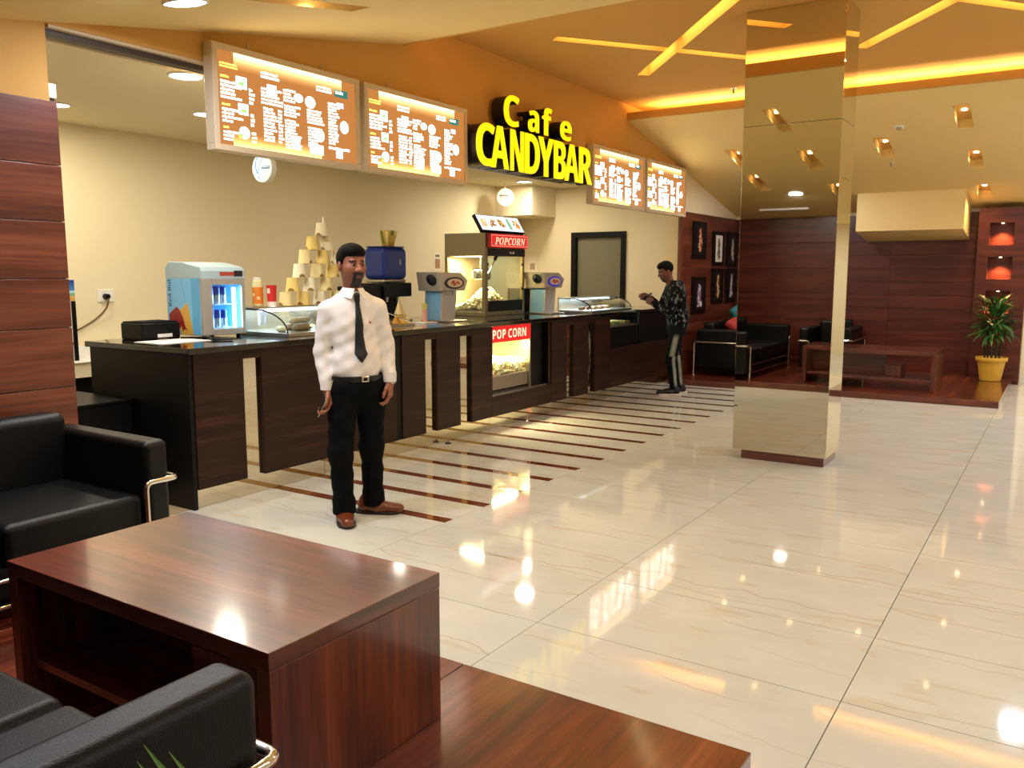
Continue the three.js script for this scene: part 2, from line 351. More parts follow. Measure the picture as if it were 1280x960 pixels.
// ---------- lights built into the ceilings ----------
const glow = (c, i) => std(0x201a10, 0.6, { emissive: c, emissiveIntensity: i });
const coveGlow = glow(0xffe060, 3), slotGlow = glow(0xffdc60, 3.0), whiteGlow = glow(0xfff6e6, 6), spotGlow = glow(0xffe2b0, 6);
for (const [x, y, side, lab] of [[5.36, 3.395, -1, 'yellow cove light strip on the near sloping ceiling'], [10.02, 3.405, 1, 'yellow cove light strip above the far sloping ceiling']]) {
  solo('cove_light', B(x - 0.03, x + 0.03, y, y + 0.02, -4.5, 4.1, 0.004), coveGlow, lab, 'light strip');
  areaLight(COVE, POWER.cove, 0.06, 8.4, [x, y + 0.035, -0.2], [x, y + 3, -0.2]).rotation.set(Math.PI / 2, 0, 0);
}
{
  crosses.forEach(({ c, arms }, k) => {
    const t = thing('slot_light', ['crossed light slot in the ceiling nearest the cafe sign', 'crossed light slot in the ceiling right of the mirror column', 'crossed light slot in the ceiling behind the viewer'][k], 'ceiling light', [c[0], 3.73, c[1]], 'crossed ceiling slots');
    arms.forEach(([dx, dz, l]) => {
      const q = Math.hypot(dx, dz), ux = dx / q, uz = dz / q, mid = l / 2 + 0.05, g = new THREE.BoxGeometry(l - 0.14, 0.012, 0.03);
      g.rotateY(-Math.atan2(uz, ux)); g.translate(ux * mid, 0.015, uz * mid); lpart(t, 'light_strip', g, slotGlow);
      const a = areaLight(COVE, POWER.slot, l - 0.14, 0.03, [c[0] + ux * mid, 3.725, c[1] + uz * mid], [c[0] + ux * mid, 0, c[1] + uz * mid]);
      a.up.set(0, 0, 1); a.lookAt(c[0] + ux * mid, 0, c[1] + uz * mid); a.rotation.set(-Math.PI / 2, 0, -Math.atan2(uz, ux));
    });
  });
}
function pocket([x0, x1, z0, z1], fy, k, lab) {
  const cx = (x0 + x1) / 2, cz = (z0 + z1) / 2, y = fy(cx) + 0.1;
  const t = thing('recessed_spotlight', lab, 'ceiling light', [cx, y, cz]);
  let g = B(x0 - 0.02, x1 + 0.02, 0, 0.02, z0 - 0.02, z1 + 0.02); const p = g.attributes.position;
  for (let i = 0; i < p.count; i++) p.setY(i, p.getY(i) + fy(p.getX(i)) + 0.1); part(t, 'housing', g, M.fascia);
  part(t, 'lamp', cyl(cx + 0.05, fy(cx) + 0.075, cz, 0.028, 0.032, 0.03, 14), spotGlow);
  const s = new THREE.SpotLight(0xffd9a0, POWER.pocket, 0, R(62), 0.8, 2); s.position.set(cx + 0.05, fy(cx) + 0.065, cz); s.target.position.set(cx + 0.05, 0, cz); s.castShadow = true; s.shadow.radius = 1.2; scene.add(s, s.target);
}
const farLab = ['recessed slot spotlight nearest the yellow cove, right of the column', 'recessed slot spotlight beside the smoke detector', 'recessed slot spotlight in the middle of the right row', 'recessed slot spotlight above the niche pier', 'recessed slot spotlight left of the column near the pictures', 'recessed slot spotlight over the passage', 'recessed slot spotlight out over the passage'];
farPockets.forEach((q, i) => pocket(q, farY, -0.227, farLab[i]));
const nearLab = ['near slope spotlight seen uppermost in the column mirror', 'near slope spotlight seen at right in the column mirror', 'near slope spotlight seen at left in the column mirror', 'near slope spotlight at the right mirror edge', 'recessed slot spotlight at the top edge, above the menu boards', 'near slope spotlight above the foreground platform corner', 'near slope spotlight above the passage beside the viewer', 'near slope spotlight nearest the wall opposite the cafe'];
nearPockets.forEach((q, i) => pocket(q, nearY, 0.174, nearLab[i]));
function downlight(x, y, z, lab, power, r = 0.085, slopeK = 0, color = WHITE) {
  const t = thing('downlight', lab, 'ceiling light', [x, y - 0.012, z]);
  const ring = new THREE.TorusGeometry(r + 0.008, 0.009, 8, 32); ring.rotateX(Math.PI / 2); ring.translate(0, 0.008, 0); lpart(t, 'trim_ring', ring, M.white);
  const d = new THREE.CylinderGeometry(r, r, 0.012, 32); d.translate(0, 0.008, 0); lpart(t, 'diffuser', d, whiteGlow);
  t.rotation.z = Math.atan(slopeK);
  const s = areaLight(color, power, r * 1.7, r * 1.7, [x, y - 0.02, z], [x, 0, z]); s.rotation.set(-Math.PI / 2, 0, 0);
}
downlight(3.69, 2.84, -4.97, 'white downlight nearest the first menu board', POWER.cafe, 0.1, 0, CAFE);
downlight(4.635, 2.84, -6.01, 'white downlight hidden partly by the first menu board', POWER.cafe, 0.09, 0, CAFE);
downlight(3.75, 2.84, -6.64, 'white downlight at the left beside the wood wall', POWER.cafe, 0.09, 0, CAFE);
downlight(10.45, 2.84, -6.6, 'white downlight in front of the duct box', POWER.cafe, 0.1, 0, CAFE);
downlight(9.46, 2.84, -5.96, 'white downlight under the yellow sign', POWER.cafe, 0.1, 0, CAFE);
downlight(7.0, 2.84, -6.0, 'white downlight above the popcorn machine', POWER.cafe, 0.09, 0, CAFE);
downlight(2.94, nearY(2.94), -3.93, 'white downlight at the top edge, left', POWER.lobby, 0.1, 0.174);
downlight(1.4, nearY(1.4), -3.33, 'white downlight seen in the column mirror', POWER.lobby, 0.09, 0.174);
downlight(12.15, farY(12.15), -3.25, 'white downlight behind the column', POWER.lobby, 0.09, -0.227);
downlight(10.2, farY(10.2), -0.17, 'white downlight right of the picture, its glare on the floor', POWER.lobby, 0.11, -0.227);
downlight(6.2, 3.6, 0.3, 'white downlight over the open floor', POWER.lobby * 0.8, 0.1);
downlight(8.8, 3.6, 1.2, 'white downlight over the right of the floor', POWER.lobby * 1.3, 0.1);
downlight(3.0, nearY(3.0), 1.0, 'white downlight over the near passage', POWER.lobby * 0.45, 0.1, 0.174);
downlight(4.6, nearY(4.6), 2.6, 'white downlight over the back of the lobby', POWER.lobby * 0.6, 0.1, 0.174);
downlight(1.0, nearY(1.0), 0.9, 'white downlight behind the viewer', POWER.lobby * 0.6, 0.1, 0.174);
downlight(12.4, farY(12.4), 2.0, 'white downlight at the passage end', POWER.lobby, 0.1, -0.227);
downlight(15.5, farY(14.05), 1.0, 'white downlight in the far passage', POWER.lobby, 0.1);
{ // smoke detector and sprinklers
  const t = thing('smoke_detector', 'small round smoke detector on the far sloping ceiling', 'detector', [10.762, farY(10.762), -1.749]);
  lpart(t, 'base', new THREE.CylinderGeometry(0.055, 0.05, 0.02, 24).translate(0, -0.008, 0), M.white);
  lpart(t, 'head', new THREE.CylinderGeometry(0.035, 0.025, 0.022, 24).translate(0, -0.028, 0), std(0xb8aa88, 0.6));
  t.rotation.z = Math.atan(-0.227);
  for (const [x, y, z, lab] of [[9.6, 3.6, -3.3, 'small sprinkler head at the cove left of the column'], [12.75, farY(12.75), -3.0, 'small sprinkler head seen through beside the column'], [11.9, farY(11.9), -2.0, 'small sprinkler rosette under the smoke detector']]) {
    const s = thing('sprinkler', lab, 'sprinkler', [x, y - 0.06, z]);
    lpart(s, 'rosette', new THREE.CylinderGeometry(0.035, 0.035, 0.008, 20).translate(0, 0.056, 0), M.white);
    lpart(s, 'nozzle', new THREE.CylinderGeometry(0.008, 0.012, 0.05, 10).translate(0, 0.03, 0), M.steel);
    lpart(s, 'deflector', new THREE.CylinderGeometry(0.018, 0.018, 0.003, 12).translate(0, 0.004, 0), M.steel);
  }
}
{ // bulkhead over the far seats, slot vent in the near ceiling
  const g = prism([[13.1, 2.14], [14.0, 2.02], [14.0, 2.6], [13.1, 2.7]], 1.38); g.translate(0, 0, -2.63);
  const s = struct('trim_1', 'cream bulkhead box above the far wood wall', 'bulkhead'); part(s, 'bulkhead', uvm(g), M.slopePaint);
  const v = thing('slot_vent', 'dark slot air vent on the near ceiling seen in the mirror', 'vent', [0.5, nearY(0.5) - 0.02, -3.73]);
  part(v, 'frame', B(0.44, 0.56, nearY(0.5) - 0.02, nearY(0.5) + 0.01, -4.1, -3.36, 0.004), M.white);
  part(v, 'slot', B(0.485, 0.515, nearY(0.5) - 0.025, nearY(0.5) - 0.01, -4.05, -3.4), M.blackMatte);
}
// niche lamps
for (const [y, lab] of [[2.24, 'tiny lamp lighting the top wall niche'], [1.77, 'tiny lamp lighting the middle wall niche'], [1.3, 'tiny lamp lighting the lowest wall niche behind the plant']]) {
  solo('niche_lamp', cyl(13.78, y - 0.012, -0.83, 0.016, 0.016, 0.012, 14), spotGlow, lab, 'niche lamp');
  const s = new THREE.SpotLight(0xffbe80, POWER.niche, 0, R(50), 0.7, 2); s.position.set(13.78, y - 0.02, -0.83); s.target.position.set(13.82, 0, -0.83); s.castShadow = true; s.shadow.radius = 0.8; scene.add(s, s.target);
}
// shutter track and guide
{
  const t = thing('shutter_track', 'dark metal roller shutter track along the top of the cafe opening', 'shutter track', [7.1, 2.83, -4.8]);
  part(t, 'channel', B(2.63, 11.49, 2.83, 2.878, -4.82, -4.74, 0.003), std(0x4a4036, 0.5, { metalness: 0.5 }));
  part(t, 'lip', B(2.64, 11.49, 2.862, 2.879, -4.74, -4.70, 0.002), M.alu);
  const g = thing('shutter_guide', 'dark vertical shutter guide at the edge of the left wood wall', 'shutter guide', [2.65, 1.2, -4.82]);
  part(g, 'channel', B(2.62, 2.68, 0.9, 2.56, -4.86, -4.76, 0.003), std(0x1c1712, 0.5, { metalness: 0.4 }));
  part(g, 'bracket', B(2.62, 2.69, 2.5, 2.58, -4.87, -4.75, 0.003), M.steel);
  const v = thing('ceiling_grille', 'slatted metal grille in the cafe ceiling behind the yellow sign', 'grille', [7.9, 2.78, -5.6]);
  const sm = std(0x8d7d62, 0.4, { metalness: 0.6 });
  part(v, 'backing', B(6.3, 9.35, 2.82, 2.838, -6.0, -4.95), std(0x2a2118, 0.8));
  for (let i = 0; i < 17; i++) part(v, 'slat', B(6.3, 9.35, 2.785, 2.82, -5.98 + i * 0.06, -5.955 + i * 0.06, 0.003), sm);
  const rl = cyl(0, 0, 0, 0.1, 0.1, 2.2, 28); rl.rotateZ(-Math.PI / 2); rl.translate(6.5, 2.67, -5.0);
  solo('shutter_roll', rl, std(0x120d0a, 0.35), 'black shutter roll behind the yellow sign letters', 'shutter roll');
}
// mirror column
{
  const t = thing('mirror_column', 'square column clad in mirror panels with a brown base', 'column', [7.15, 0, -1.89]);
  part(t, 'base', B(6.95, 7.36, 0, 0.075, -2.22, -1.55, 0.003), M.table);
  part(t, 'core', B(6.955, 7.36, 0.075, 3.6, -2.26, -1.55), M.blackMatte);
  const ys = [0.075, 1.35, 2.71, 3.6]; // joints
  for (const [y0, y1] of [[0.075, 2.71], [2.713, 3.598]]) part(t, 'mirror_panel', B(6.93, 6.954, y0, y1, -2.29, -1.53, 0.002), M.mirror);
  for (const [y0, y1] of [[0.075, 2.28], [2.283, 2.71], [2.713, 3.598]]) {
    part(t, 'mirror_panel', B(6.955, 7.385, y0, y1, -1.55, -1.53, 0.002), M.mirror);
    part(t, 'mirror_panel', B(6.955, 7.385, y0, y1, -2.29, -2.266, 0.002), M.mirror);
    part(t, 'mirror_panel', B(7.362, 7.385, y0, y1, -2.264, -1.552, 0.002), M.mirror);
  }
}
// ---------- cafe counter ----------
{
  const t = thing('service_counter', 'long dark wood cafe counter with mirrored strips and kickboard', 'counter', [6.9, 0, -5.2]);
  const mats = [0, 1, 2].map((k) => phy(0xffffff, 0.4, { map: rep(tDark, 0.7, 1.1, k * 0.37, k * 0.21), specularIntensity: 0.5, clearcoat: 0.08, clearcoatRoughness: 0.25 }));
  let n = 0;
  const wood = (x0, x1, y0, y1) => part(t, 'wood_panel', B(x0, x1, y0, y1, -4.73, -4.7, 0.003), mats[n++ % 3]);
  wood(3.44, 3.84, 0.13, 1.03); wood(3.995, 5.42, 0.13, 1.03); wood(5.5, 5.815, 0.13, 1.03); wood(5.975, 6.33, 0.13, 1.03); wood(6.51, 6.86, 0.13, 1.03); wood(8.01, 8.345, 0.13, 1.03); wood(8.51, 8.865, 0.13, 1.03); wood(9.03, 9.43, 0.13, 1.03);
  for (const [a, b] of [[3.842, 3.993], [5.817, 5.973], [6.332, 6.508], [8.347, 8.508], [8.867, 9.028]]) wood(a, b, 0.966, 1.03);
  wood(6.862, 8.008, 0.13, 0.335); wood(9.432, 11.5, 0.13, 0.62);
  for (const [a, b] of [[3.43, 4.6], [4.603, 6.86], [8.01, 9.43]]) part(t, 'mirror_panel', B(a, b, 0.002, 1.03, -4.752, -4.732, 0.002), M.mirror);
  for (const [a, b] of [[6.862, 8.008], [9.432, 11.5]]) part(t, 'mirror_panel', B(a, b, 0.002, 0.33, -4.752, -4.732, 0.002), M.mirror);
  part(t, 'gap_panel', B(5.422, 5.498, 0.13, 1.03, -4.732, -4.71), M.black);
  part(t, 'end_panel', B(3.4, 3.43, 0, 1.03, -5.8, -4.7, 0.003), M.black, 'black end panel');
  part(t, 'back_panel', B(3.43, 11.5, 0, 1.03, -5.8, -5.78), M.black);
  part(t, 'floor_panel', B(6.862, 8.008, 0.31, 0.33, -5.4, -4.753), M.black);
  part(t, 'window_side', B(6.84, 6.862, 0.33, 1.03, -5.4, -4.753), M.black);
  part(t, 'window_back', B(6.862, 8.008, 0.33, 1.03, -5.42, -5.4), M.black);
  part(t, 'window_side', B(8.008, 8.03, 0.33, 1.03, -5.4, -4.753), M.black);
  part(t, 'end_panel', B(11.47, 11.5, 0, 1.03, -5.78, -4.755, 0.003), M.black);
  part(t, 'side_panel', B(10.3, 11.5, 0.62, 1.03, -4.74, -4.71, 0.003), M.black, 'black panel beside the glass');
  solo('worktop', B(3.38, 9.43, 1.03, 1.07, -5.83, -4.66, 0.006), M.granite, 'black polished granite worktop along the cafe counter', 'worktop');
  solo('back_worktop', B(5.5, 9.43, 1.03, 1.07, -6.05, -5.832, 0.004), M.granite, 'black rear shelf behind the granite worktop', 'worktop');
  solo('worktop', B(10.3, 11.5, 1.03, 1.07, -5.205, -4.68, 0.004), M.granite, 'black worktop at the far counter end beside the second man', 'worktop');
  solo('back_worktop', B(9.435, 11.5, 1.03, 1.07, -5.83, -5.21, 0.004), M.granite, 'black worktop behind the low glass display', 'worktop');
}
// popcorn warmer behind the window in the counter
const redSign = (txt, w, h, fs, o = {}) => canvasTex(w, h, (x) => { x.fillStyle = o.bg || '#d21c1c'; x.fillRect(0, 0, w, h); if (o.border) { x.strokeStyle = '#f6c9a8'; x.lineWidth = h * 0.03; x.strokeRect(h * 0.08, h * 0.1, w - h * 0.16, h * 0.8); } x.fillStyle = o.fg || '#ffe9c4'; x.font = (o.style || 'bold ') + fs + 'px ' + (o.font || 'sans-serif'); x.textAlign = 'center'; x.textBaseline = 'middle'; x.fillText(txt, w / 2, h * 0.53); });
const planeUV = (x0, x1, y0, y1, z) => { const g = new THREE.PlaneGeometry(x1 - x0, y1 - y0); g.translate((x0 + x1) / 2, (y0 + y1) / 2, z); return g; };
const popMat = std(0xffffff, 0.8);
const popGeo = (() => { const gs = []; for (let i = 0; i < 5; i++) { const g = new THREE.IcosahedronGeometry(0.008 + rnd(0, 0.004), 1); g.translate(rnd(-0.009, 0.009), rnd(-0.007, 0.007), rnd(-0.009, 0.009)); gs.push(g); } return mergeGeometries(gs); })();
function popcornHeap(parent, x0, x1, z0, z1, y, hf, count, name = 'popcorn') {
  const o = origin(parent), im = new THREE.InstancedMesh(popGeo, popMat, count), m = new THREE.Matrix4(), q = new THREE.Quaternion(), e = new THREE.Euler(), c = new THREE.Color();
  for (let i = 0; i < count; i++) {
    const u = rnd(), v = rnd(), h = hf(u, v), lay = Math.sqrt(rnd()) * h;
    q.setFromEuler(e.set(rnd(0, 6.28), rnd(0, 6.28), rnd(0, 6.28))); const s = rnd(0.8, 1.35);
    m.compose(V(x0 + (x1 - x0) * u - o.x, y + lay - o.y, z0 + (z1 - z0) * v - o.z), q, V(s, s, s)); im.setMatrixAt(i, m);
    const k = rnd(); im.setColorAt(i, c.setRGB(0.95, 0.78 + 0.14 * k, 0.38 + 0.4 * k));
  }
  im.name = name; im.userData = { kind: 'stuff', label: 'heap of pale popcorn' }; shade(im); parent.add(im); return im;
}
{
  const t = thing('popcorn_warmer', 'lit popcorn warmer with a red sign set into the counter front', 'warmer', [7.28, 0.332, -5.0]);
  part(t, 'bottom', B(6.88, 7.68, 0.332, 0.37, -5.35, -4.8), M.steel);
  part(t, 'back', B(6.88, 7.68, 0.37, 1.02, -5.36, -5.33), std(0xe6d8b8, 0.6));
  part(t, 'side', B(6.868, 6.885, 0.34, 1.02, -5.35, -4.78), M.steel);
  part(t, 'side', B(7.68, 7.7, 0.34, 1.02, -5.35, -4.78), M.steel);
  part(t, 'drawer', B(6.89, 7.675, 0.345, 0.51, -4.83, -4.8, 0.004), M.steel, 'brushed steel drawer front');
  part(t, 'sill', B(6.87, 7.99, 0.336, 0.346, -4.8, -4.735), M.chrome);
  part(t, 'glass', B(6.89, 7.675, 0.52, 0.86, -4.8, -4.795), M.glass);
  const sg = part(t, 'sign', B(6.88, 7.69, 0.855, 1.025, -4.81, -4.775, 0.002), std(0xc41a1a, 0.4));
  const sTex = redSign('POP CORN', 1024, 215, 165);
  part(sg, 'print', planeUV(6.885, 7.685, 0.857, 1.023, -4.7735), std(0xffffff, 0.4, { map: sTex, emissive: 0xffffff, emissiveMap: sTex, emissiveIntensity: 0.55 }));
  part(t, 'side_cover', B(7.71, 8.0, 0.345, 1.025, -4.84, -4.8, 0.003), M.black, 'black cover beside the glass');
  popcornHeap(t, 6.91, 7.66, -5.3, -4.82, 0.5, (u, v) => 0.07 + 0.085 * Math.sin(u * 3.1) + 0.03 * Math.sin(u * 9) + 0.02 * v, 1500);
  part(t, 'tray', B(6.89, 7.675, 0.49, 0.5, -5.33, -4.83), M.steel);
  part(t, 'lamp', B(6.95, 7.6, 0.845, 0.855, -4.93, -4.87), glow(0xffe0a0, 5));
  areaLight(0xffe0b0, 240, 0.62, 0.06, [7.28, 0.838, -4.9], [7.28, 0, -4.9]).rotation.set(-Math.PI / 2, 0, 0);
}
// low glass display set in the counter
{
  const t = thing('low_display', 'low dark glass food display at the far end of the counter', 'display case', [9.86, 0.62, -4.9]);
  part(t, 'body', B(9.435, 10.29, 0.62, 0.875, -5.14, -4.72, 0.004), M.black);
  part(t, 'shelf', B(9.44, 10.285, 0.875, 0.89, -5.14, -4.74), M.steel);
  part(t, 'glass', B(9.44, 10.285, 0.89, 1.06, -4.728, -4.722), M.glass);
  part(t, 'glass', B(9.44, 10.285, 1.06, 1.066, -5.14, -4.722), M.glass);
  part(t, 'back', B(9.44, 10.285, 0.89, 1.06, -5.148, -5.14), std(0x5a6258, 0.4));
  for (let i = 0; i < 5; i++) part(t, 'food_tray', B(9.5 + i * 0.155, 9.63 + i * 0.155, 0.89, 0.93, -5.08, -4.82, 0.01), std([0x9a8f58, 0xb9a25e, 0x7d8a4f, 0xc2a86a, 0x8f7440][i], 0.6));
  part(t, 'lamp', B(9.5, 10.23, 1.045, 1.055, -5.12, -5.09), glow(0xdff2ea, 4));
  areaLight(0xdff2e0, 40, 0.7, 0.03, [9.86, 1.04, -5.1], [9.86, 0, -5.0]);
}
// ---------- curved glass display cases on the worktop ----------
function curvedCase(label, x0, x1, zb, zf, y, h, items) {
  const t = thing('glass_display_case', label, 'display case', [(x0 + x1) / 2, y, (zb + zf) / 2]);
  const d = zf - zb, prof = [];
  prof.push([zb, y + h]); prof.push([zb + d * 0.35, y + h]);
  for (let i = 1; i <= 14; i++) { const a = i / 14 * Math.PI / 2; prof.push([zb + d * 0.35 + Math.sin(a) * d * 0.63, y + 0.03 + (h - 0.03) * Math.cos(a)]); }
  part(t, 'base', B(x0, x1, y, y + 0.03, zb, zf, 0.004), M.steel);
  part(t, 'back', B(x0, x1, y + 0.03, y + h, zb, zb + 0.012), M.steel);
  const sheet = (th) => { const outer = prof.map(([a, b]) => [a, b]), inner = prof.map(([a, b]) => { const ca = zb + d * 0.3, cb = y, l = Math.hypot(a - ca, b - cb); return [a - (a - ca) / l * th, b - (b - cb) / l * th]; }).reverse(); return outer.concat(inner); };
  const g = prism(sheet(0.004).map(([a, b]) => [-a, b]), x1 - x0); g.rotateY(Math.PI / 2); g.translate(x0, 0, 0); part(t, 'curved_glass', g, M.glass);
  for (const x of [x0, x1 - 0.004]) { const e = prism(prof.concat([[zf, y + 0.03], [zb, y + 0.03]]).map(([a, b]) => [-a, b]), 0.004); e.rotateY(Math.PI / 2); e.translate(x, 0, 0); part(t, 'end_glass', e, M.glass); part(t, 'edge_strip', tube(prof.filter((q, i) => i % 2 === 0 || i > 12).map(([a, b]) => [x + 0.002, b, a]), 0.006, 50, 8), M.black, 'black rubber edge'); }
  part(t, 'top_plate', B(x0, x1, y + h, y + h + 0.012, zb, zb + d * 0.36, 0.003), M.steel);
  part(t, 'lamp', B(x0 + 0.05, x1 - 0.05, y + h - 0.018, y + h - 0.008, zb + d * 0.33, zb + d * 0.38), glow(0xd8ecff, 7));
  areaLight(0xcfe6ff, 30, x1 - x0 - 0.1, 0.04, [(x0 + x1) / 2, y + h - 0.022, zb + d * 0.355], [(x0 + x1) / 2, 0, 0]).rotation.set(-Math.PI / 2, 0, 0);
  return t;
}
curvedCase('curved glass food case beside the small blue fridge', 4.4, 5.45, -5.45, -4.86, 1.07, 0.2);
curvedCase('curved glass food case at the far end of the worktop', 9.0, 10.1, -5.2, -4.73, 1.07, 0.17);
function bun(x, y, z, l, r, col, lab, ry) {
  const g = new THREE.CapsuleGeometry(r, l, 6, 14); g.rotateZ(Math.PI / 2); g.scale(1, 0.75, 1); g.rotateY(ry); g.translate(x, y + r * 0.75, z);
  solo('bread_roll', g, std(col, 0.55), lab, 'bread roll', 'rolls in the glass cases');
}
bun(4.72, 1.1, -5.06, 0.16, 0.035, 0x7a6a55, 'wrapped grey roll in front in the left glass case', 0.2);
bun(4.74, 1.1, -5.15, 0.17, 0.036, 0x8a7258, 'wrapped roll second row in the left glass case', 0.1);
bun(4.73, 1.152, -5.1, 0.16, 0.034, 0xb9a88e, 'pale wrapped roll lying on top in the left glass case', 0.15);
bun(5.0, 1.1, -5.05, 0.09, 0.04, 0xc9b06c, 'yellow roll right of the wrapped rolls in the left glass case', 0.5);
bun(5.12, 1.1, -5.15, 0.09, 0.042, 0xd2bd86, 'round yellow roll near the man in the left glass case', 1.1);
bun(4.5, 1.1, -5.05, 0.05, 0.03, 0xd8cba8, 'small cream roll at the left end of the glass case', 1.4);
for (let i = 0; i < 5; i++) bun(9.15 + i * 0.16, 1.1, -4.95, 0.07, 0.028, [0xb08a5c, 0x9c5a3c, 0xc79a62, 0xa46a48, 0xbf8c58][i], ['first', 'second', 'third', 'fourth', 'fifth'][i] + ' roll from the left in the far glass case', 0.4 * i);

// ---------- menu boards ----------
function menuTex(k) {
  return canvasTex(1024, 512, (x, w, h) => {
    x.fillStyle = '#68401c'; x.fillRect(0, 0, w, h);
    const bars = (x0, y0, n, wmin, wmax, lh, c) => { for (let i = 0; i < n; i++) { x.fillStyle = c; let px = x0; const end = x0 + rnd(wmin, wmax); while (px < end) { const ww = rnd(6, 16), q = rnd(0.5, 0.72); x.fillRect(px, y0 + i * lh + lh * (0.72 - q), ww, lh * q); px += ww + rnd(0.5, 3); } } };
    const Y = '#c8b04a', Wh = '#ffffff';
    bars(18, 62, 2, 105, 120, 16, Y); bars(290, 60, 2, 110, 120, 22, Wh); bars(700, 62, 2, 100, 112, 20, Wh);
    x.fillStyle = '#10403c'; x.fillRect(848, 60, 112, 46); bars(858, 68, 1, 60, 70, 26, Wh);
    bars(20, 130, 1, 50, 60, 20, Y); bars(20, 158, 5, 80, 180, 21, Wh); bars(205, 175, 4, 22, 26, 24, Wh);
    bars(24, 282, 1, 40, 50, 20, Y); bars(24, 308, 4, 60, 140, 21, Wh); bars(210, 318, 3, 20, 24, 26, Wh);
    bars(28, 408, 1, 22, 30, 18, Y); bars(28, 432, 3, 50, 95, 20, Wh); bars(214, 420, 3, 22, 26, 22, Wh);
    x.fillStyle = '#f4f6ee'; x.fillRect(120, 122, 72, 66); x.fillRect(130, 270, 66, 62); x.beginPath(); x.arc(165, 432, 36, 0, 7); x.fill();
    x.fillStyle = '#5a8040'; x.fillRect(140, 150, 30, 20); x.fillRect(150, 300, 34, 18); x.beginPath(); x.arc(140, 452, 15, 0, 7); x.fill();
    x.fillStyle = '#fff'; x.fillRect(330, 128, 68, 60);
    bars(288, 150, 5, 90, 150, 20, Wh); bars(300, 262, 10, 60, 100, 20, Wh); bars(404, 262, 10, 20, 26, 20, Wh);
    bars(446, 130, 4, 40, 90, 20, Wh); x.fillStyle = '#fff'; x.beginPath(); x.ellipse(560, 168, 34, 26, 0, 0, 7); x.fill(); bars(450, 222, 4, 60, 120, 18, Wh); bars(452, 306, 10, 70, 130, 18, Wh); x.fillStyle = '#fff'; x.fillRect(500, 400, 60, 70);
    x.beginPath(); x.ellipse(650, 178, 40, 36, 0, 0, 7); x.fill(); bars(622, 220, 5, 80, 130, 18, Wh); bars(626, 326, 7, 60, 130, 18, Wh); x.fillStyle = '#fffdf2'; x.fillRect(636, 430, 110, 60); x.beginPath(); x.ellipse(720, 370, 36, 40, 0, 0, 7); x.fill();
    bars(792, 150, 14, 50, 100, 19, Wh); x.fillStyle = '#8796b8'; x.fillRect(866, 140, 56, 34); x.fillStyle = '#fff'; x.beginPath(); x.ellipse(925, 290, 36, 40, 0, 0, 7); x.fill(); bars(790, 424, 1, 170, 180, 24, Wh); x.fillRect(850, 440, 56, 52);
  });
}
// what the tubes inside the box send through the print: strong along the top and bottom edge
function menuGlow(tex, k) {
  const c = tex.image, x = c.getContext('2d'), t = document.createElement('canvas'); t.width = 1024; t.height = 512; const y = t.getContext('2d'); y.drawImage(c, 0, 0);
  const a = y.createLinearGradient(0, 0, 0, 95); a.addColorStop(0, 'rgba(235,215,160,1)'); a.addColorStop(1, 'rgba(170,130,70,0)'); y.fillStyle = a; y.fillRect(110, 0, 800, 95);
  const b = y.createLinearGradient(0, 512, 0, 430); b.addColorStop(0, 'rgba(225,190,110,1)'); b.addColorStop(1, 'rgba(150,110,50,0)'); y.fillStyle = b; y.fillRect(90, 430, 640, 82);
  const o = new THREE.CanvasTexture(t); o.colorSpace = THREE.SRGBColorSpace; return o;
}
[[3.614, 4.945, 'backlit menu board at the left end of the row'], [4.998, 6.33, 'backlit menu board left of the yellow sign'], [8.74, 10.16, 'backlit menu board right of the yellow sign'], [10.2, 11.55, 'backlit menu board at the right end of the row']].forEach(([a, b, lab], k) => {
  const t = thing('menu_board', lab, 'menu board', [(a + b) / 2, 2.33, -4.645], 'backlit menu boards'), f = 0.04, y0 = 2.33, y1 = 2.994;
  part(t, 'frame', B(a, b, y1 - f, y1, -4.69, -4.6, 0.004), M.alu); part(t, 'frame', B(a, b, y0, y0 + f, -4.69, -4.6, 0.004), M.alu);
  part(t, 'frame', B(a, a + f, y0 + f, y1 - f, -4.69, -4.6, 0.004), M.alu); part(t, 'frame', B(b - f, b, y0 + f, y1 - f, -4.69, -4.6, 0.004), M.alu);
  part(t, 'back_cover', B(a + f, b - f, y0 + f, y1 - f, -4.69, -4.68), M.alu);
  const tex = menuTex(k), gt = menuGlow(tex, k);
  part(t, 'screen', planeUV(a + f, b - f, y0 + f, y1 - f, -4.612), std(0x111111, 0.5, { emissive: 0xffffff, emissiveMap: gt, emissiveIntensity: 2.6 }), 'backlit printed menu screen');
  for (const q of [0.25, 0.75]) part(t, 'hanger', cyl(a + (b - a) * q, y1, -4.66, 0.006, 0.006, 0.06, 8), M.steel);
  areaLight(0xffe6c0, POWER.board, b - a - 0.1, 0.56, [(a + b) / 2, 2.66, -4.595], [(a + b) / 2, 2.66, 0]);
});
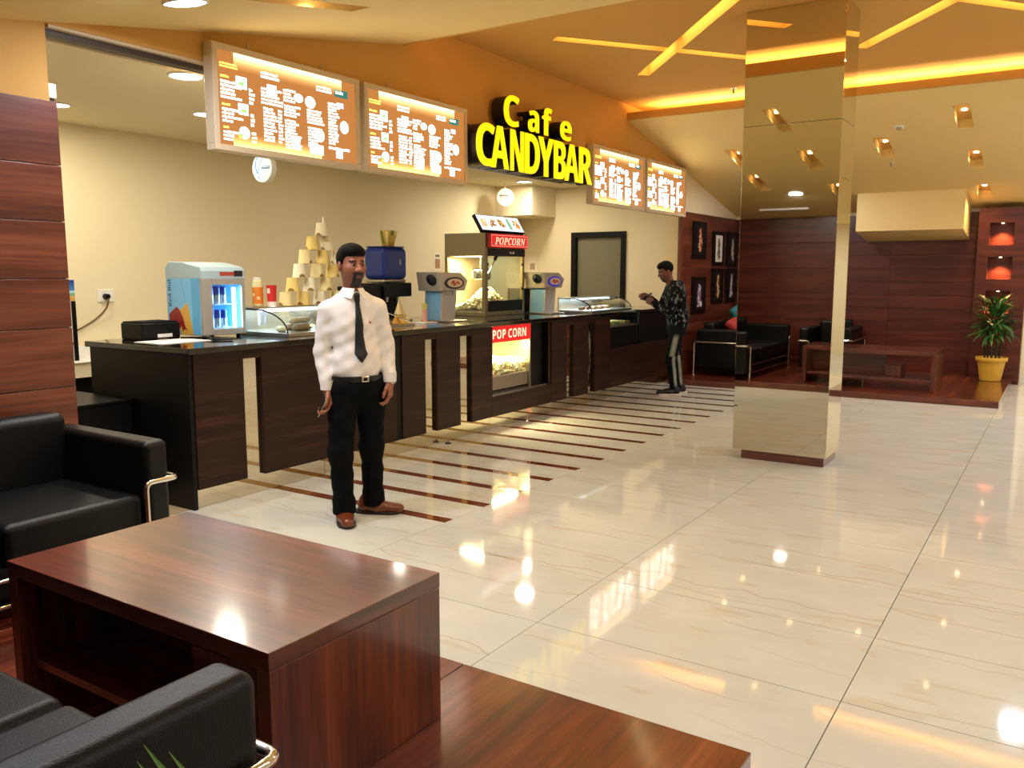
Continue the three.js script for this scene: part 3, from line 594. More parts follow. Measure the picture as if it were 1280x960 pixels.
// ---------- sign letters ----------
{
  const font = await new FontLoader().loadAsync('fonts/droid/droid_sans_bold.typeface.json');
  const face = std(0xffe60a, 0.4, { emissive: 0xffe000, emissiveIntensity: 0.55 }), side = std(0x0d0a06, 0.35);
  const letter = (t, ch, x0, x1, y0, y1) => {
    const mk = (depth) => { const g = new TextGeometry(ch, { font, size: 1, depth, curveSegments: 8, bevelEnabled: false }); g.computeBoundingBox(); const b = g.boundingBox, sx = (x1 - x0) / (b.max.x - b.min.x), sy = (y1 - y0) / (b.max.y - b.min.y); g.translate(-b.min.x, -b.min.y, 0); g.scale(sx, sy, 1); return g; };
    const body = mk(0.14); body.translate(x0, y0, -4.66); const m = part(t, 'letter', body, side);
    const fc = mk(0.012); fc.translate(x0, y0, -4.52); part(m, 'letter_face', fc, face);
  };
  const s1 = thing('sign_word', 'yellow block letters CANDYBAR with black sides', 'sign', [7.45, 2.51, -4.6]);
  [['C', 6.345, 6.63], ['A', 6.575, 6.865], ['N', 6.9, 7.13], ['D', 7.155, 7.425], ['Y', 7.41, 7.70], ['B', 7.715, 7.955], ['A', 7.94, 8.235], ['R', 8.25, 8.54]].forEach(([c, a, b]) => letter(s1, c, a, b, 2.515, 2.895));
  part(s1, 'rail', B(6.4, 8.5, 2.86, 2.885, -4.69, -4.66), M.black);
  const s2 = thing('sign_word', 'smaller yellow letters Cafe above the larger word', 'sign', [7.4, 2.915, -4.6]);
  [['C', 6.79, 7.045, 2.92, 3.205], ['a', 7.215, 7.41, 2.92, 3.125], ['f', 7.48, 7.66, 2.92, 3.19], ['e', 7.84, 8.07, 2.92, 3.115]].forEach(([c, a, b, y0, y1]) => letter(s2, c, a, b, y0, y1));
}
// ---------- things on the counter ----------
{ // small fridge
  const x0 = 3.97, x1 = 4.36, z1 = -5.28, z0 = -5.7, y0 = 1.09, y1 = 1.612;
  const t = thing('mini_fridge', 'small light blue and silver drinks fridge with lit glass door', 'fridge', [(x0 + x1) / 2, 1.07, (z0 + z1) / 2]);
  const blue = std(0x6fb4d6, 0.35), silver = std(0xb9b7ae, 0.35, { metalness: 0.5 });
  part(t, 'side', B(x0, x0 + 0.02, y0, y1 - 0.1, z0, z1 - 0.03, 0.006), blue);
  part(t, 'side', B(x1 - 0.02, x1, y0, y1 - 0.1, z0, z1 - 0.03, 0.006), blue);
  part(t, 'back', B(x0 + 0.02, x1 - 0.02, y0, y1 - 0.1, z0, z0 + 0.02), std(0x8fd0f2, 0.4));
  part(t, 'bottom', B(x0 + 0.02, x1 - 0.02, y0, y0 + 0.02, z0, z1 - 0.03), silver);
  const hood = prism([[-(z1 - 0.005), y1 - 0.1], [-z0, y1 - 0.1], [-z0, y1 - 0.03], [-(z0 + 0.04), y1 + 0.015], [-(z0 + 0.2), y1 + 0.01], [-(z1 - 0.02), y1 - 0.025], [-(z1 - 0.005), y1 - 0.05]], x1 - x0 - 0.012, 0.006); hood.rotateY(Math.PI / 2); hood.translate(x0 + 0.006, 0, 0);
  part(t, 'hood', hood, std(0xb4ccd2, 0.3, { metalness: 0.1 }));
  part(t, 'logo_plate', B(x0 + 0.16, x1 - 0.05, y1 - 0.085, y1 - 0.055, z1 - 0.006, z1 + 0.002, 0.002), std(0xb4452c, 0.4));
  part(t, 'badge', B(x1 - 0.1, x1 - 0.02, y1 - 0.09, y1 - 0.045, z1 - 0.005, z1 + 0.004, 0.01), std(0x241a22, 0.3));
  const d = part(t, 'door', mergeGeometries([B(x0, x0 + 0.09, y0, y1 - 0.105, z1 - 0.028, z1, 0.006), B(x1 - 0.03, x1, y0, y1 - 0.105, z1 - 0.028, z1, 0.006), B(x0 + 0.09, x1 - 0.03, y0, y0 + 0.045, z1 - 0.028, z1, 0.004), B(x0 + 0.09, x1 - 0.03, y1 - 0.15, y1 - 0.105, z1 - 0.028, z1, 0.004)]), silver);
  part(d, 'glass', B(x0 + 0.09, x1 - 0.03, y0 + 0.045, y1 - 0.15, z1 - 0.016, z1 - 0.012), M.glass);
  for (const y of [y0 + 0.05, y0 + 0.225]) part(t, 'shelf', B(x0 + 0.02, x1 - 0.02, y - 0.006, y, z0 + 0.02, z1 - 0.04), std(0xcfe8f4, 0.4));
  part(t, 'light_tube', cyl(x1 - 0.07, y0 + 0.05, z1 - 0.05, 0.014, 0.014, 0.3, 12), glow(0xdff4ff, 6));
  areaLight(0x7cc0ff, 45, 0.04, 0.3, [x1 - 0.09, y0 + 0.2, z1 - 0.06], [x0, y0 + 0.2, z0]);
  for (const [x, z] of [[x0 + 0.04, z1 - 0.05], [x1 - 0.04, z1 - 0.05], [x0 + 0.04, z0 + 0.05], [x1 - 0.04, z0 + 0.05]]) part(t, 'foot', cyl(x, 1.07, z, 0.018, 0.016, 0.021, 12), M.black);
  const tex = canvasTex(512, 512, (x) => {
    x.fillStyle = '#86ccf2'; x.fillRect(0, 0, 512, 512); x.fillStyle = '#66b2de'; x.fillRect(400, 0, 112, 512);
    x.fillStyle = '#e8b24c'; x.beginPath(); x.moveTo(330, 220); x.lineTo(410, 512); x.lineTo(210, 512); x.lineTo(120, 330); x.closePath(); x.fill();
    x.fillStyle = '#9c2020'; x.beginPath(); x.moveTo(20, 330); x.quadraticCurveTo(80, 290, 150, 258); x.quadraticCurveTo(250, 320, 270, 430); x.lineTo(310, 480); x.lineTo(262, 462); x.lineTo(240, 490); x.lineTo(215, 430); x.lineTo(180, 470); x.lineTo(140, 505); x.lineTo(100, 470); x.lineTo(120, 440); x.lineTo(20, 440); x.closePath(); x.fill();
    x.strokeStyle = '#f0ded0'; x.lineWidth = 5; x.beginPath(); x.arc(128, 478, 20, 0, 5); x.stroke();
    x.strokeStyle = '#3f6f8c'; x.lineWidth = 4; x.beginPath(); x.moveTo(240, 0); x.lineTo(290, 210); x.stroke();
    x.save(); x.translate(68, 262); x.rotate(-Math.PI / 2); x.fillStyle = '#1c1848'; x.font = 'bold 66px serif'; x.fillText('Red Bull', 0, 0); x.restore();
  });
  const pg = new THREE.PlaneGeometry(z1 - z0 - 0.05, y1 - y0 - 0.11); pg.rotateY(-Math.PI / 2); pg.translate(x0 - 0.002, (y0 + y1 - 0.1) / 2, (z0 + z1 - 0.03) / 2);
  part(t, 'side_print', pg, std(0xffffff, 0.35, { map: tex }), 'printed side with lettering and a red animal emblem');
  const canM = std(0x2a3f9c, 0.25, { metalness: 0.5 }), canS = std(0xc8ccd4, 0.25, { metalness: 0.7 });
  const cols = ['leftmost', 'second from left', 'third from left', 'rightmost'];
  for (const [yy, row] of [[y0 + 0.05, 'lower'], [y0 + 0.225, 'upper']]) for (let i = 0; i < 4; i++) {
    const cx = x0 + 0.085 + i * 0.058, c = thing('drink_can', cols[i] + ' blue and silver can on the ' + row + ' fridge shelf', 'can', [cx, yy, z1 - 0.1], 'cans in the small fridge');
    lpart(c, 'body', new THREE.LatheGeometry([[0.02, 0], [0.025, 0.008], [0.025, 0.07]].map(([a, b]) => new THREE.Vector2(a, b)), 18), canS);
    lpart(c, 'wrap', new THREE.LatheGeometry([[0.025, 0.07], [0.025, 0.125], [0.021, 0.135], [0.001, 0.135]].map(([a, b]) => new THREE.Vector2(a, b)), 18), canM);
  }
}
{ // receipt printer left of the fridge
  const t = thing('receipt_printer', 'black box shaped printer with a white label left of the fridge', 'printer', [3.78, 1.07, -5.62]);
  part(t, 'body', B(3.62, 3.93, 1.07, 1.19, -5.76, -5.5, 0.01), M.black);
  part(t, 'lid', B(3.63, 3.92, 1.19, 1.2, -5.75, -5.52, 0.004), M.blackMatte);
  part(t, 'label', B(3.74, 3.86, 1.085, 1.11, -5.5, -5.497), M.white, 'white paper label');
  const p = thing('paper_pad', 'flat white paper pad on the worktop before the fridge', 'paper', [3.72, 1.07, -5.25]);
  part(p, 'sheet', B(3.5, 3.9, 1.07, 1.074, -5.42, -5.1, 0.001), M.white); part(p, 'clip', B(3.68, 3.76, 1.074, 1.08, -5.42, -5.39, 0.002), M.steel);
  part(p, 'cable', tube([[3.86, 1.08, -5.4], [3.95, 1.085, -5.2], [3.9, 1.08, -5.1], [4.0, 1.08, -5.0]], 0.007, 30, 8), M.black);
}
// stacked paper tubs, bottle and cup on the left glass case
{
  const logo = (y) => canvasTex(256, 128, (x) => { x.fillStyle = y; x.fillRect(0, 0, 256, 128); x.fillStyle = '#e0b23c'; x.fillRect(0, 0, 256, 26); x.strokeStyle = '#8a6a2a'; x.lineWidth = 6; for (const cx of [64, 192]) { x.beginPath(); x.ellipse(cx, 62, 30, 17, -0.2, 0, 7); x.stroke(); x.beginPath(); x.moveTo(cx - 18, 68); x.quadraticCurveTo(cx, 44, cx + 20, 58); x.stroke(); } });
  const tubM = [logo('#f2dfa0'), logo('#efd47c'), logo('#f6ecc8')].map((m) => std(0xffffff, 0.6, { map: m }));
  const g = new THREE.LatheGeometry([[0.041, 0.112], [0.044, 0.112], [0.057, 0.004], [0.06, 0.004], [0.06, 0], [0.056, 0]].map(([a, b]) => new THREE.Vector2(a, b)), 26);
  const lid = new THREE.CylinderGeometry(0.043, 0.043, 0.003, 26); lid.translate(0, 0.106, 0);
  const rows = [[363, 381, 399, 417], [370, 388, 406], [378, 397, 414], [384, 403, 420], [393, 409], [403]];
  const rn = ['bottom', 'second', 'third', 'fourth', 'fifth', 'top'], cn = ['first', 'second', 'third', 'fourth'];
  rows.forEach((r, j) => r.forEach((px, i) => {
    const t = thing('paper_tub', j === 5 ? 'upturned cream paper tub crowning the tub pyramid' : 'upturned cream paper tub, ' + cn[i] + ' from left in the ' + rn[j] + ' row of the pyramid', 'paper tub', [5.13 + (px - 395) * 0.0104, 1.284 + j * 0.114, -5.32 + (j % 2) * 0.005], 'pyramid of paper tubs');
    lpart(t, 'wall', g, tubM[(i + j) % 3]); lpart(t, 'bottom', lid, tubM[(i + j + 1) % 3]); t.rotation.y = 0.4 * i + 0.7 * j;
  }));
  const c = thing('paper_cone', 'thin pale paper stick standing on the top tub', 'paper cone', [5.23, 1.966, -5.31]); lpart(c, 'stick', new THREE.CylinderGeometry(0.006, 0.01, 0.05, 10).translate(0, 0.025, 0), M.white); lpart(c, 'foot', new THREE.CylinderGeometry(0.014, 0.016, 0.006, 12).translate(0, 0.003, 0), M.white);
  const b = thing('juice_bottle', 'clear bottle with orange label left of the tub pyramid', 'bottle', [4.53, 1.283, -5.34]);
  lpart(b, 'body', new THREE.LatheGeometry([[0.001, 0], [0.04, 0], [0.042, 0.02], [0.042, 0.17], [0.034, 0.2], [0.034, 0.21], [0.001, 0.212]].map(([q, w]) => new THREE.Vector2(q, w)), 24), phy(0xe9d9a0, 0.2));
  lpart(b, 'label', new THREE.CylinderGeometry(0.0425, 0.0425, 0.13, 24, 1, true).translate(0, 0.09, 0), std(0xffffff, 0.5, { map: canvasTex(128, 128, (x) => { x.fillStyle = '#e8822a'; x.fillRect(0, 0, 128, 128); x.fillStyle = '#f6d5a0'; for (let i = 0; i < 6; i++) x.fillRect(10 + 20 * i, 20 + (i % 3) * 26, 12, 22); }) }));
  lpart(b, 'cap', new THREE.CylinderGeometry(0.03, 0.03, 0.02, 20).translate(0, 0.222, 0), M.white);
  const u = thing('drink_cup', 'red and white paper drink cup beside the orange bottle', 'cup', [4.6, 1.283, -5.26]);
  lpart(u, 'wall', new THREE.CylinderGeometry(0.04, 0.032, 0.17, 24, 1, true).translate(0, 0.085, 0), std(0xffffff, 0.5, { side: THREE.DoubleSide, map: canvasTex(128, 128, (x) => { x.fillStyle = '#d8281e'; x.fillRect(0, 0, 128, 128); x.fillStyle = '#fbe9dc'; x.fillRect(0, 96, 128, 32); x.fillRect(30, 14, 22, 40); x.fillRect(90, 18, 16, 30); }) }));
  lpart(u, 'bottom', new THREE.CylinderGeometry(0.033, 0.033, 0.004, 20).translate(0, 0.004, 0), M.white);
}
// till screens, coffee machine with blue canister, snack cones
{
  const t = thing('till_monitor', 'black till monitor behind the man with the tie', 'monitor', [5.85, 1.07, -5.45]);
  part(t, 'screen', B(5.56, 6.1, 1.16, 1.43, -5.5, -5.45, 0.01), M.black); part(t, 'stand', B(5.8, 5.92, 1.08, 1.2, -5.55, -5.5, 0.004), M.black); part(t, 'foot', B(5.72, 6.0, 1.07, 1.085, -5.62, -5.42, 0.004), M.black);
  part(t, 'edge', B(5.6, 6.08, 1.235, 1.245, -5.45, -5.446), M.steel);
  const g = thing('glass_tray', 'tilted clear acrylic tray on the worktop beside the man', 'tray', [5.83, 1.07, -5.15]);
  part(g, 'plate', B(5.62, 6.05, 1.07, 1.082, -5.3, -5.0, 0.003), M.steel); part(g, 'rim', pipe([[5.62, 1.09, -5.0], [6.04, 1.09, -5.0], [5.92, 1.2, -5.28], [5.62, 1.2, -5.28]], 0.005, 0.03), M.chrome);
  const c = thing('snack_pyramid', 'yellow triangular snack packs stacked in a pyramid', 'snack packs', [6.16, 1.07, -5.28]);
  const tri = (w, h, d) => { const q = new THREE.ConeGeometry(w, h, 4); q.rotateY(Math.PI / 4); q.scale(1, 1, d); q.translate(0, h / 2, 0); return q; };
  const ym = [std(0xe8c25a, 0.5), std(0xd9a03c, 0.5), std(0xf2dc98, 0.5)];
  [[0, 0, 0, 0.09, 0.14, 0], [-0.075, 0, 0.02, 0.06, 0.1, 1], [0.075, 0, 0.01, 0.06, 0.1, 2], [0, 0.09, -0.005, 0.06, 0.15, 2]].forEach(([x, y, z, w, h, k]) => lpart(c, 'pack', tri(w, h, 0.8).translate(x, y, z), ym[k]));
  const m = thing('coffee_machine', 'black coffee machine under the blue canister', 'coffee machine', [6.38, 1.07, -5.5]);
  part(m, 'body', B(6.18, 6.58, 1.07, 1.45, -5.68, -5.5, 0.012), M.black); part(m, 'head', B(6.18, 6.58, 1.32, 1.455, -5.5, -5.32, 0.012), M.black); part(m, 'drip_tray', B(6.2, 6.56, 1.07, 1.1, -5.5, -5.3, 0.004), M.steel);
  for (const x of [6.3, 6.46]) part(m, 'spout', cyl(x, 1.27, -5.4, 0.012, 0.016, 0.05, 12), M.steel);
  const k = thing('blue_canister', 'dark blue water canister standing on the coffee machine', 'canister', [6.38, 1.457, -5.48]);
  const ct = canvasTex(512, 256, (x) => { x.fillStyle = '#16307e'; x.fillRect(0, 0, 512, 256); x.fillStyle = '#dfe6f6'; x.font = '90px serif'; x.fillText('B', 330, 150); });
  part(k, 'body', B(6.21, 6.55, 1.487, 1.79, -5.62, -5.34, 0.05), std(0x16307e, 0.3));
  part(k, 'front_print', planeUV(6.27, 6.5, 1.55, 1.74, -5.338), std(0xffffff, 0.3, { map: ct }));
  part(k, 'collar', B(6.22, 6.54, 1.457, 1.487, -5.6, -5.36, 0.01), M.steel); part(k, 'lid', B(6.24, 6.52, 1.79, 1.803, -5.6, -5.36, 0.005), std(0x10245c, 0.4));
  const p = thing('flower_pot', 'small green and yellow patterned pot on the blue canister', 'pot', [6.4, 1.803, -5.46]);
  lpart(p, 'pot', new THREE.LatheGeometry([[0.001, 0], [0.055, 0], [0.085, 0.12], [0.09, 0.15], [0.08, 0.15], [0.075, 0.12]].map(([q, w]) => new THREE.Vector2(q, w)), 26), std(0xffffff, 0.5, { map: canvasTex(256, 64, (x) => { x.fillStyle = '#c9a63a'; x.fillRect(0, 0, 256, 64); for (let i = 0; i < 10; i++) { x.fillStyle = i % 2 ? '#5f7a2e' : '#e9d9a0'; x.fillRect(i * 26, 14 + (i % 3) * 8, 14, 26); } }) }));
  lpart(p, 'soil', new THREE.CylinderGeometry(0.078, 0.078, 0.01, 24).translate(0, 0.125, 0), std(0x4a3a1c, 0.9));
  for (const q of [m, k, p]) { q.position.x -= 0.07; q.position.z -= 0.1; }
  const s = thing('sauce_stand', 'slim yellow topped paper sleeve on a white tray', 'sleeve', [6.38, 1.07, -5.16]);
  lpart(s, 'tray', new RoundedBoxGeometry(0.2, 0.012, 0.16, 2, 0.004).translate(0, 0.006, 0), M.white); lpart(s, 'sleeve', new THREE.CylinderGeometry(0.026, 0.022, 0.12, 18).translate(0.0, 0.072, 0), std(0xe8a890, 0.6)); lpart(s, 'top', new THREE.CylinderGeometry(0.027, 0.0265, 0.06, 18).translate(0, 0.16, 0), std(0xd3cf6a, 0.6));
}
function dispenser(x, label, ring) {
  const t = thing('drink_dispenser', label, 'dispenser', [x + 0.2, 1.07, -5.2]);
  part(t, 'foot', B(x - 0.03, x + 0.28, 1.07, 1.085, -5.36, -5.02, 0.004), M.steel);
  const tw = prism([[x + 0.01, 1.085], [x + 0.22, 1.085], [x + 0.26, 1.38], [x + 0.03, 1.38]], 0.2, 0.008); tw.translate(0, 0, -5.34); part(t, 'tower', tw, std(0xb9b8b2, 0.35, { metalness: 0.3 }));
  const sd = prism([[x + 0.0, 1.09], [x + 0.004, 1.09], [x + 0.024, 1.375], [x + 0.02, 1.375]], 0.18); sd.translate(0, 0, -5.33); part(t, 'side_print', sd, std(0x7fb6dc, 0.4), 'light blue side');
  const hd = prism([[x - 0.02, 1.385], [x + 0.36, 1.385], [x + 0.41, 1.47], [x + 0.3, 1.54], [x - 0.05, 1.545]], 0.26, 0.012); hd.translate(0, 0, -5.38); const h = part(t, 'head', hd, std(0xb9b2a0, 0.35, { metalness: 0.3 }));
  const o = new THREE.CylinderGeometry(0.155, 0.155, 0.012, 40); o.rotateX(Math.PI / 2); o.scale(1, 0.38, 1); o.translate(x + 0.185, 1.45, -5.105); const ov = part(h, 'oval_badge', o, std(ring, 0.4, { emissive: ring, emissiveIntensity: 0.15 }));
  const i = new THREE.CylinderGeometry(0.125, 0.125, 0.012, 40); i.rotateX(Math.PI / 2); i.scale(1, 0.34, 1); i.translate(x + 0.185, 1.45, -5.1); part(h, 'oval_face', i, std(0xd9c7a8, 0.4));
  const sw = tube([[x + 0.12, 1.44, -5.093], [x + 0.16, 1.47, -5.093], [x + 0.17, 1.43, -5.093], [x + 0.22, 1.46, -5.093], [x + 0.25, 1.44, -5.093]], 0.008, 30, 8); part(h, 'emblem', sw, std(0xb83a22, 0.4));
  const n = new THREE.SphereGeometry(0.07, 20, 14); n.scale(0.55, 0.9, 0.8); n.rotateZ(0.6); n.translate(x - 0.06, 1.48, -5.2); part(t, 'tap_cover', n, phy(0x20242c, 0.1));
  for (const q of [0.06, 0.16]) part(t, 'tap', cyl(x + q, 1.33, -5.1, 0.01, 0.013, 0.05, 10), M.steel);
}
dispenser(6.6, 'silver drink dispenser with black ringed oval badge left of the popcorn machine', 0x0c0a0a);
dispenser(8.57, 'silver drink dispenser with blue ringed oval badge right of the popcorn machine', 0x2a2ae0);
{ // popcorn machine
  const x0 = 7.69, x1 = 8.49, z0 = -5.92, z1 = -5.36, y0 = 1.07, y1 = 1.985;
  const t = thing('popcorn_machine', 'tall steel and glass popcorn machine with a red sign', 'popcorn machine', [(x0 + x1) / 2, y0, (z0 + z1) / 2]);
  const st = std(0x8d8468, 0.35, { metalness: 0.7 });
  part(t, 'base', B(x0, x1, y0, y0 + 0.05, z0, z1, 0.005), st);
  part(t, 'deck', B(x0 + 0.02, x1 - 0.02, y0 + 0.05, y0 + 0.06, z0 + 0.02, z1 - 0.02), st);
  part(t, 'front_sill', B(x0 + 0.05, x1 - 0.04, y0 + 0.05, y0 + 0.17, z1 - 0.03, z1 - 0.004, 0.004), M.black);
  part(t, 'hood', B(x0, x1, y1 - 0.25, y1, z0, z1, 0.006), st);
  for (const [a, b, c, d] of [[x0, x0 + 0.05, z1 - 0.05, z1], [x1 - 0.04, x1, z1 - 0.04, z1], [x0, x0 + 0.04, z0, z0 + 0.04], [x1 - 0.04, x1, z0, z0 + 0.04]]) part(t, 'post', B(a, b, y0 + 0.05, y1 - 0.25, c, d, 0.004), st);
  part(t, 'side_glass', B(x0 + 0.012, x0 + 0.018, y0 + 0.05, y1 - 0.25, z0 + 0.04, z1 - 0.05), M.glass);
  part(t, 'side_glass', B(x1 - 0.018, x1 - 0.012, y0 + 0.05, y1 - 0.25, z0 + 0.04, z1 - 0.04), M.glass);
  part(t, 'back_panel', B(x0 + 0.04, x1 - 0.04, y0 + 0.05, y1 - 0.25, z0 + 0.01, z0 + 0.02), std(0xd9c69a, 0.4, { metalness: 0.2 }));
  const mx = (x0 + x1) / 2;
  for (const [a, b] of [[x0 + 0.05, mx - 0.002], [mx + 0.002, x1 - 0.04]]) { const d = part(t, 'door', B(a, b, y0 + 0.17, y1 - 0.26, z1 - 0.02, z1 - 0.014), M.glass); part(d, 'hinge', B(a === x0 + 0.05 ? a - 0.012 : b - 0.012, a === x0 + 0.05 ? a + 0.012 : b + 0.012, y0 + 0.28, y0 + 0.31, z1 - 0.014, z1 + 0.002), M.black); part(d, 'hinge', B(a === x0 + 0.05 ? a - 0.012 : b - 0.012, a === x0 + 0.05 ? a + 0.012 : b + 0.012, y0 + 0.56, y0 + 0.59, z1 - 0.014, z1 + 0.002), M.black); }
  const sb = part(t, 'sign', B(x0 + 0.03, x1 - 0.005, y1 - 0.16, y1 - 0.005, z1, z1 + 0.05, 0.006), std(0xb31f1a, 0.4));
  const pt = redSign('POPCORN', 1024, 220, 165, { font: 'serif', style: 'italic bold ', border: true });
  part(sb, 'print', planeUV(x0 + 0.035, x1 - 0.01, y1 - 0.155, y1 - 0.01, z1 + 0.0515), std(0xffffff, 0.4, { map: pt, emissive: 0xffffff, emissiveMap: pt, emissiveIntensity: 0.45 }));
  part(t, 'control_strip', B(x0 + 0.05, x1 - 0.01, y1 - 0.25, y1 - 0.17, z1, z1 + 0.012, 0.002), M.black);
  for (const q of [0.47, 0.53]) part(t, 'button', cyl(0, 0, 0, 0.014, 0.014, 0.012, 12).rotateX(Math.PI / 2).translate(x0 + q, y1 - 0.21, z1 + 0.012), M.white);
  part(t, 'kettle', new THREE.LatheGeometry([[0.001, 0], [0.1, 0.0], [0.115, 0.02], [0.115, 0.1], [0.09, 0.13], [0.001, 0.135]].map(([a, b]) => new THREE.Vector2(a, b)), 28).translate(mx - 0.12, y0 + 0.4, -5.62), M.chrome);
  part(t, 'kettle_arm', tube([[mx - 0.12, y0 + 0.53, -5.62], [mx - 0.12, y1 - 0.26, -5.62]], 0.01, 10, 8, 0.5), M.steel);
  part(t, 'stir_handle', pipe([[mx - 0.24, y0 + 0.44, -5.45], [mx - 0.13, y0 + 0.62, -5.42]], 0.009), M.chrome); part(t, 'grip', pipe([[mx - 0.13, y0 + 0.62, -5.42], [mx - 0.1, y0 + 0.68, -5.41]], 0.018), M.black);
  part(t, 'lamp', B(x0 + 0.06, x0 + 0.16, y1 - 0.262, y1 - 0.252, -5.82, -5.45), glow(0xffe2b0, 5));
  areaLight(0xffdfa8, 190, 0.09, 0.35, [x0 + 0.11, y1 - 0.268, -5.63], [x0 + 0.11, 0, -5.63]).rotation.set(-Math.PI / 2, 0, 0);
  popcornHeap(t, x0 + 0.05, x1 - 0.1, z0 + 0.05, z1 - 0.05, y0 + 0.065, (u, v) => 0.03 + 0.23 * Math.exp(-((u - 0.3) ** 2) / 0.12 - ((v - 0.75) ** 2) / 0.12), 2200);
  // food lightbox leaning on top
  const l = thing('food_lightbox', 'small lit box with five food pictures on the popcorn machine', 'lightbox', [8.05, 1.992, -5.4]);
  const ft = canvasTex(1024, 256, (x) => { x.fillStyle = '#eef0f2'; x.fillRect(0, 0, 1024, 256); const dish = (cx, r, cs) => { x.fillStyle = '#fff'; x.beginPath(); x.ellipse(cx, 125, r, r * 0.9, 0, 0, 7); x.fill(); for (let i = 0; i < 26; i++) { x.fillStyle = cs[i % cs.length]; x.beginPath(); x.arc(cx + rnd(-r, r) * 0.75, 125 + rnd(-r, r) * 0.7, rnd(12, 26), 0, 7); x.fill(); } }; dish(110, 80, ['#d9b070', '#e6c890', '#c99a58']); dish(320, 80, ['#8a5a34', '#a87848', '#caa070']); dish(530, 80, ['#c96a2c', '#5f7a34', '#d99a4a']); x.fillStyle = '#4f9a5a'; x.fillRect(695, 30, 46, 190); x.fillStyle = '#8ac496'; x.fillRect(745, 70, 26, 150); dish(900, 84, ['#d9552c', '#e8a050', '#6f7a34']); });
  const bx = new RoundedBoxGeometry(0.86, 0.21, 0.04, 2, 0.004); bx.rotateX(-0.55); bx.translate(8.05, 2.085, -5.42); part(l, 'box', bx, M.black);
  const fp = new THREE.PlaneGeometry(0.84, 0.19); fp.translate(0, 0, 0.022); fp.rotateX(-0.55); fp.translate(8.05, 2.085, -5.42); part(l, 'pictures', fp, std(0x222222, 0.4, { emissive: 0xffffff, emissiveMap: ft, emissiveIntensity: 0.9 }));
  part(l, 'stand', B(7.8, 8.3, 1.985, 2.02, -5.5, -5.42, 0.004), M.black);
}
{ // dark slanted stands right of the popcorn machine
  [[8.52, 'black slanted till stand just right of the popcorn machine'], [8.86, 'black slanted till stand behind the blue badge dispenser']].forEach(([x, lab], i) => {
    const t = thing('till_stand', lab, 'till stand', [x, 1.07, -5.5]);
    const g = prism([[x, 1.0765], [x + 0.3, 1.0765], [x + 0.12, 1.36], [x + 0.02, 1.36]], 0.22, 0.006); g.translate(0, 0, -5.62); part(t, 'body', g, M.black);
    part(t, 'edge', pipe([[x + 0.31, 1.082, -5.395], [x + 0.13, 1.365, -5.395]], 0.006), M.steel); part(t, 'edge', pipe([[x, 1.08, -5.39], [x + 0.31, 1.08, -5.39]], 0.006), M.steel);
  });
}
